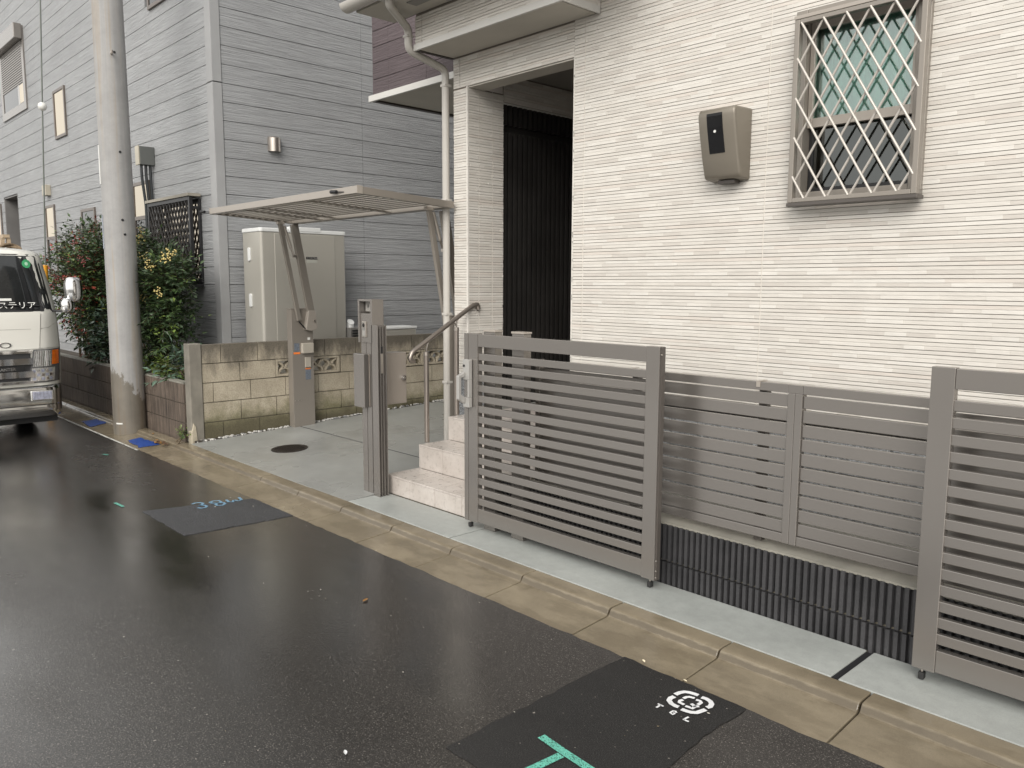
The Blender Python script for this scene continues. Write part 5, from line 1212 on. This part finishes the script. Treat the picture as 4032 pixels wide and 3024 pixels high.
build(MB().tube([fr(2.24, 1.345, 0.025), fr(1.9, 1.352, 0.025), fr(1.55, 1.37, 0.025)], 0.008, 6).tube([fr(1.7, 1.31, 0.02), fr(1.75, 1.356, 0.026)], 0.009, 6), 'wiper', BLACK, tr)
# front panel seam lines, garnish, grille
patch('front_panel', YC-0.615, YC+0.615, 0.895, 1.268, CABW, 0.006, 0.004, ytop=(YC-0.66, YC+0.66))
for ya_, yb_ in ((2.186, 2.231), (0.944, 0.899)): build(MB().tube([fr(ya_, 0.90, 0.004), fr(yb_, 1.262, 0.004)], 0.005, 6), 'panel_seam', MATS.get('panel_shadow') or mat('panel_shadow', (0.35, 0.34, 0.31), 0.4), tr)
patch('panel_crease', YC-0.56, YC+0.56, 1.10, 1.105, mat('panel_shadow', (0.35, 0.34, 0.31), 0.4), 0.0068, 0.001, nz=1)
patch('corner_panel', 2.19, 2.405, 0.90, 1.262, CABW, 0.006, 0.004, ytop=(2.235, 2.405)); patch('corner_panel', 0.725, 0.94, 0.90, 1.262, CABW, 0.006, 0.004, ytop=(0.725, 0.895))
build(MB().tube([fr(2.21, 1.105, 0.008), fr(2.29, 1.115, 0.008), fr(2.36, 1.15, 0.006), fr(2.40, 1.19, 0.004)], 0.004, 6), 'panel_crease', MATS['panel_shadow'], tr)
gl = patch('grille', YC-0.53, YC+0.53, 0.565, 0.885, mat('grille_black', (0.03, 0.03, 0.032), 0.35), 0.010, 0.01)
for z0, z1, o in ((0.852, 0.884, 0.024), (0.735, 0.80, 0.034), (0.60, 0.665, 0.036), (0.535, 0.56, 0.03)): patch('grille_bar', YC-0.54, YC+0.54, z0, z1, CHROME, o, 0.02, nz=3, parent=gl)
patch('badge_strip', YC-0.5, YC+0.47, 0.672, 0.722, BLACK, 0.03, 0.01, parent=gl)
text('badge_lettering', 'CANTER', 0.045, CHROME, gl, (fr(1.79, 0.68, 0.034)), (-0.02, 1, 0), (0, 0, 1), 0.001)
text('badge_lettering', 'FUSO', 0.085, CHROME, gl, (fr(1.60, 0.915, 0.010)), (-0.03, 1, 0), (0, 0, 1), 0.002, 1.75)
# lamps at both corners
for s in (1, -1):
    ya = lambda v: YC+s*(v-YC)
    def lampatch(name, a, b2, z0, z1, m, off, at=None, bt=None, parent=tr):
        p, q = sorted((ya(a), ya(b2))); pt, qt = sorted((ya(at or a), ya(bt or b2)))
        return patch(name, p, q, z0, z1, m, off, 0.008, ytop=(pt, qt), parent=parent)
    hl = lampatch('headlight', 2.055, 2.375, 0.535, 0.885, mat('lamp_housing', (0.16, 0.16, 0.165), 0.25, 0.5), 0.010, 2.125, 2.40)
    lampatch('signal_lens', 2.105, 2.29, 0.705, 0.875, LAMP, 0.015, 2.135, 2.31, hl); lampatch('amber_lens', 2.29, 2.375, 0.72, 0.872, AMBER, 0.0165, 2.305, 2.385, hl)
    for k in range(9): lampatch('reflector_rib', 2.115+0.020*k, 2.122+0.020*k, 0.708, 0.868, CHROME, 0.0165, 2.135+0.020*k, 2.142+0.020*k, hl)
    lampatch('main_lens', 2.075, 2.31, 0.55, 0.69, LAMP, 0.018, 2.10, 2.325, hl)
    for k in range(5):
        for j in range(3): lampatch('reflector_facet', 2.10+0.04*k, 2.128+0.04*k, 0.562+0.042*j, 0.590+0.042*j, CHROME if (k+j) % 2 else LAMPF, 0.0195, None, None, hl)
# bumper
def bsec(prof_):
    secs = []
    for i in range(37):
        t = -1+2*i/36; y = YC+t*0.862; xx = -9.548-0.03*t*t-0.16*max(0, (abs(t)-0.86)/0.14)**2.2
        secs.append([(xx+o, y, z) for o, z in prof_])
    return secs
bm_ = build(MB().loft(bsec([(-0.12, 0.185), (-0.03, 0.175), (-0.012, 0.20), (0.0, 0.285), (-0.004, 0.292), (-0.004, 0.30), (0.008, 0.31), (0.01, 0.44), (-0.002, 0.485), (-0.03, 0.505), (-0.12, 0.505)])), 'bumper', mat('bumper_chrome', (0.52, 0.52, 0.51), 0.09, 1.0, 0.03), tr, smooth=True)
for s in (1, -1):
    y0, y1 = sorted((YC+s*(2.09-YC), YC+s*(2.30-YC)))
    fg = build(MB().box(-9.585, -9.536, y0, y1, 0.352, 0.458), 'fog_lamp', CHROME, bm_, 0.006); build(MB().box(-9.5355, -9.530, y0+0.015, y1-0.015, 0.364, 0.446), 'lens', LAMPF, fg, 0.004)
npl = build(MB().box(-9.545, -9.525, 1.40, 1.73, 0.30, 0.465), 'number_plate', mat('dark_plate', (0.02, 0.035, 0.028), 0.45), bm_, 0.003)
build(frame_mb(0, 1, 0, 1, 0, 0.01, 0.05) if False else MB().box(-9.528, -9.520, 1.385, 1.745, 0.286, 0.299).box(-9.528, -9.520, 1.385, 1.745, 0.466, 0.479).box(-9.528, -9.520, 1.385, 1.399, 0.2995, 0.4655).box(-9.528, -9.520, 1.731, 1.745, 0.2995, 0.4655), 'plate_frame', BLACK, npl)
build(MB().box(-11.2, -9.70, YC-0.8, YC+0.8, 0.10, 0.33), 'underbody', RUBBER, tr)
# mirrors on the kerb side
def pod(c, sx, sy, sz, n=16, e=3.2):
    secs = []
    for j in range(1, 12):
        ph = math.pi*(j/12)-math.pi/2; r_ = math.cos(ph)**(2/e); zz = c[2]+sz*math.copysign(abs(math.sin(ph))**(2/e), math.sin(ph))
        secs.append([(c[0]+sx*r_*math.copysign(abs(math.cos(a))**(2/e), math.cos(a)), c[1]+sy*r_*math.copysign(abs(math.sin(a))**(2/e), math.sin(a)), zz) for a in [2*math.pi*i/n for i in range(n)]])
    return MB().loft(secs)
for s in (1, -1):
    my = YC+s*(2.60-YC)
    m1 = build(pod((-9.70, my, 1.515), 0.055, 0.090, 0.138), 'side_mirror', CHROME, tr, smooth=True); build(MB().box(-9.765, -9.756, my-0.062, my+0.062, 1.40, 1.63), 'mirror_glass', GLASSBLK, m1)
    build(pod((-9.66, YC+s*(2.515-YC), 1.345), 0.055, 0.068, 0.082, e=2.4), 'under_mirror', CHROME, tr, smooth=True)
    build(MB().tube(rpath([(-9.86, YC+s*0.83, 1.285), (-9.74, YC+s*(2.50-YC), 1.285), (-9.71, my, 1.34), (-9.71, my, 1.40)], 0.04), 0.011, 8), 'mirror_arm', BLACK, tr, smooth=True)
# wheels, chassis, bed, load
def wheel(x, y, s):
    w = build(MB().loft([[(x+r_*math.cos(a), y+s*o, 0.325+ZR+r_*math.sin(a)) for a in [2*math.pi*i/36 for i in range(36)]] for o, r_ in ((-0.10, 0.26), (-0.095, 0.305), (-0.07, 0.325), (0.07, 0.325), (0.095, 0.305), (0.10, 0.26))]), 'wheel', RUBBER, tr, smooth=True)
    build(MB().tube([(x, y+s*0.09, 0.325+ZR), (x, y+s*0.104, 0.325+ZR)], [0.20, 0.17], 24), 'rim', SILVER, w, smooth=True)
for x in (-10.72, -13.2):
    wheel(x, YC+0.70, 1); wheel(x, YC-0.70, -1)
build(MB().box(-14.6, -11.2, YC-0.4, YC-0.28, 0.45, 0.62).box(-14.6, -11.2, YC+0.28, YC+0.4, 0.45, 0.62), 'chassis', BLACK, tr)
bed = build(MB().box(-14.7, -11.36, YC-0.85, YC+0.85, 0.72, 0.80), 'bed', WOODM, tr)
for y0, y1 in ((YC-0.88, YC-0.851), (YC+0.851, YC+0.88)): build(MB().box(-14.7, -11.36, y0, y1, 0.66, 1.06), 'side_board', mat('bed_blue_grey', (0.22, 0.25, 0.27), 0.45, 0.3), bed)
build(MB().box(-11.40, -11.36, YC-0.85, YC+0.85, 0.801, 1.75), 'headboard', MATS['bed_blue_grey'], bed)
fl = thing('trestle', 'pale wooden trestle frame standing on the truck bed behind the cab', 'trestle', (-11.6, 2.3, 0.8))
for dx in (0, 0.34):
    build(MB().beam((-11.48-dx, 2.42, 0.801), (-11.48-dx, 2.385, 2.13), 0.04, 0.06, (1, 0, 0)), 'leg', WOODM, fl); build(MB().beam((-11.48-dx, 2.10, 0.801), (-11.48-dx, 2.33, 2.13), 0.04, 0.06, (1, 0, 0)), 'leg', WOODM, fl)
build(MB().box(-11.86, -11.44, 2.325, 2.395, 2.131, 2.17), 'top_bar', WOODM, fl)
rp = MB()
for k in range(3):
    rp.tube([(-11.42+0.02*math.sin(3*a+k), 2.36+0.12*math.cos(a)+0.01*k, 1.97+0.06*math.sin(a)+0.012*k) for a in [2*math.pi*i/24 for i in range(25)]], 0.014, 6, cap=False)
tag(build(rp, 'rope_coil', ROPE, smooth=True), 'brown rope coil hung behind the truck cab roof', 'rope')
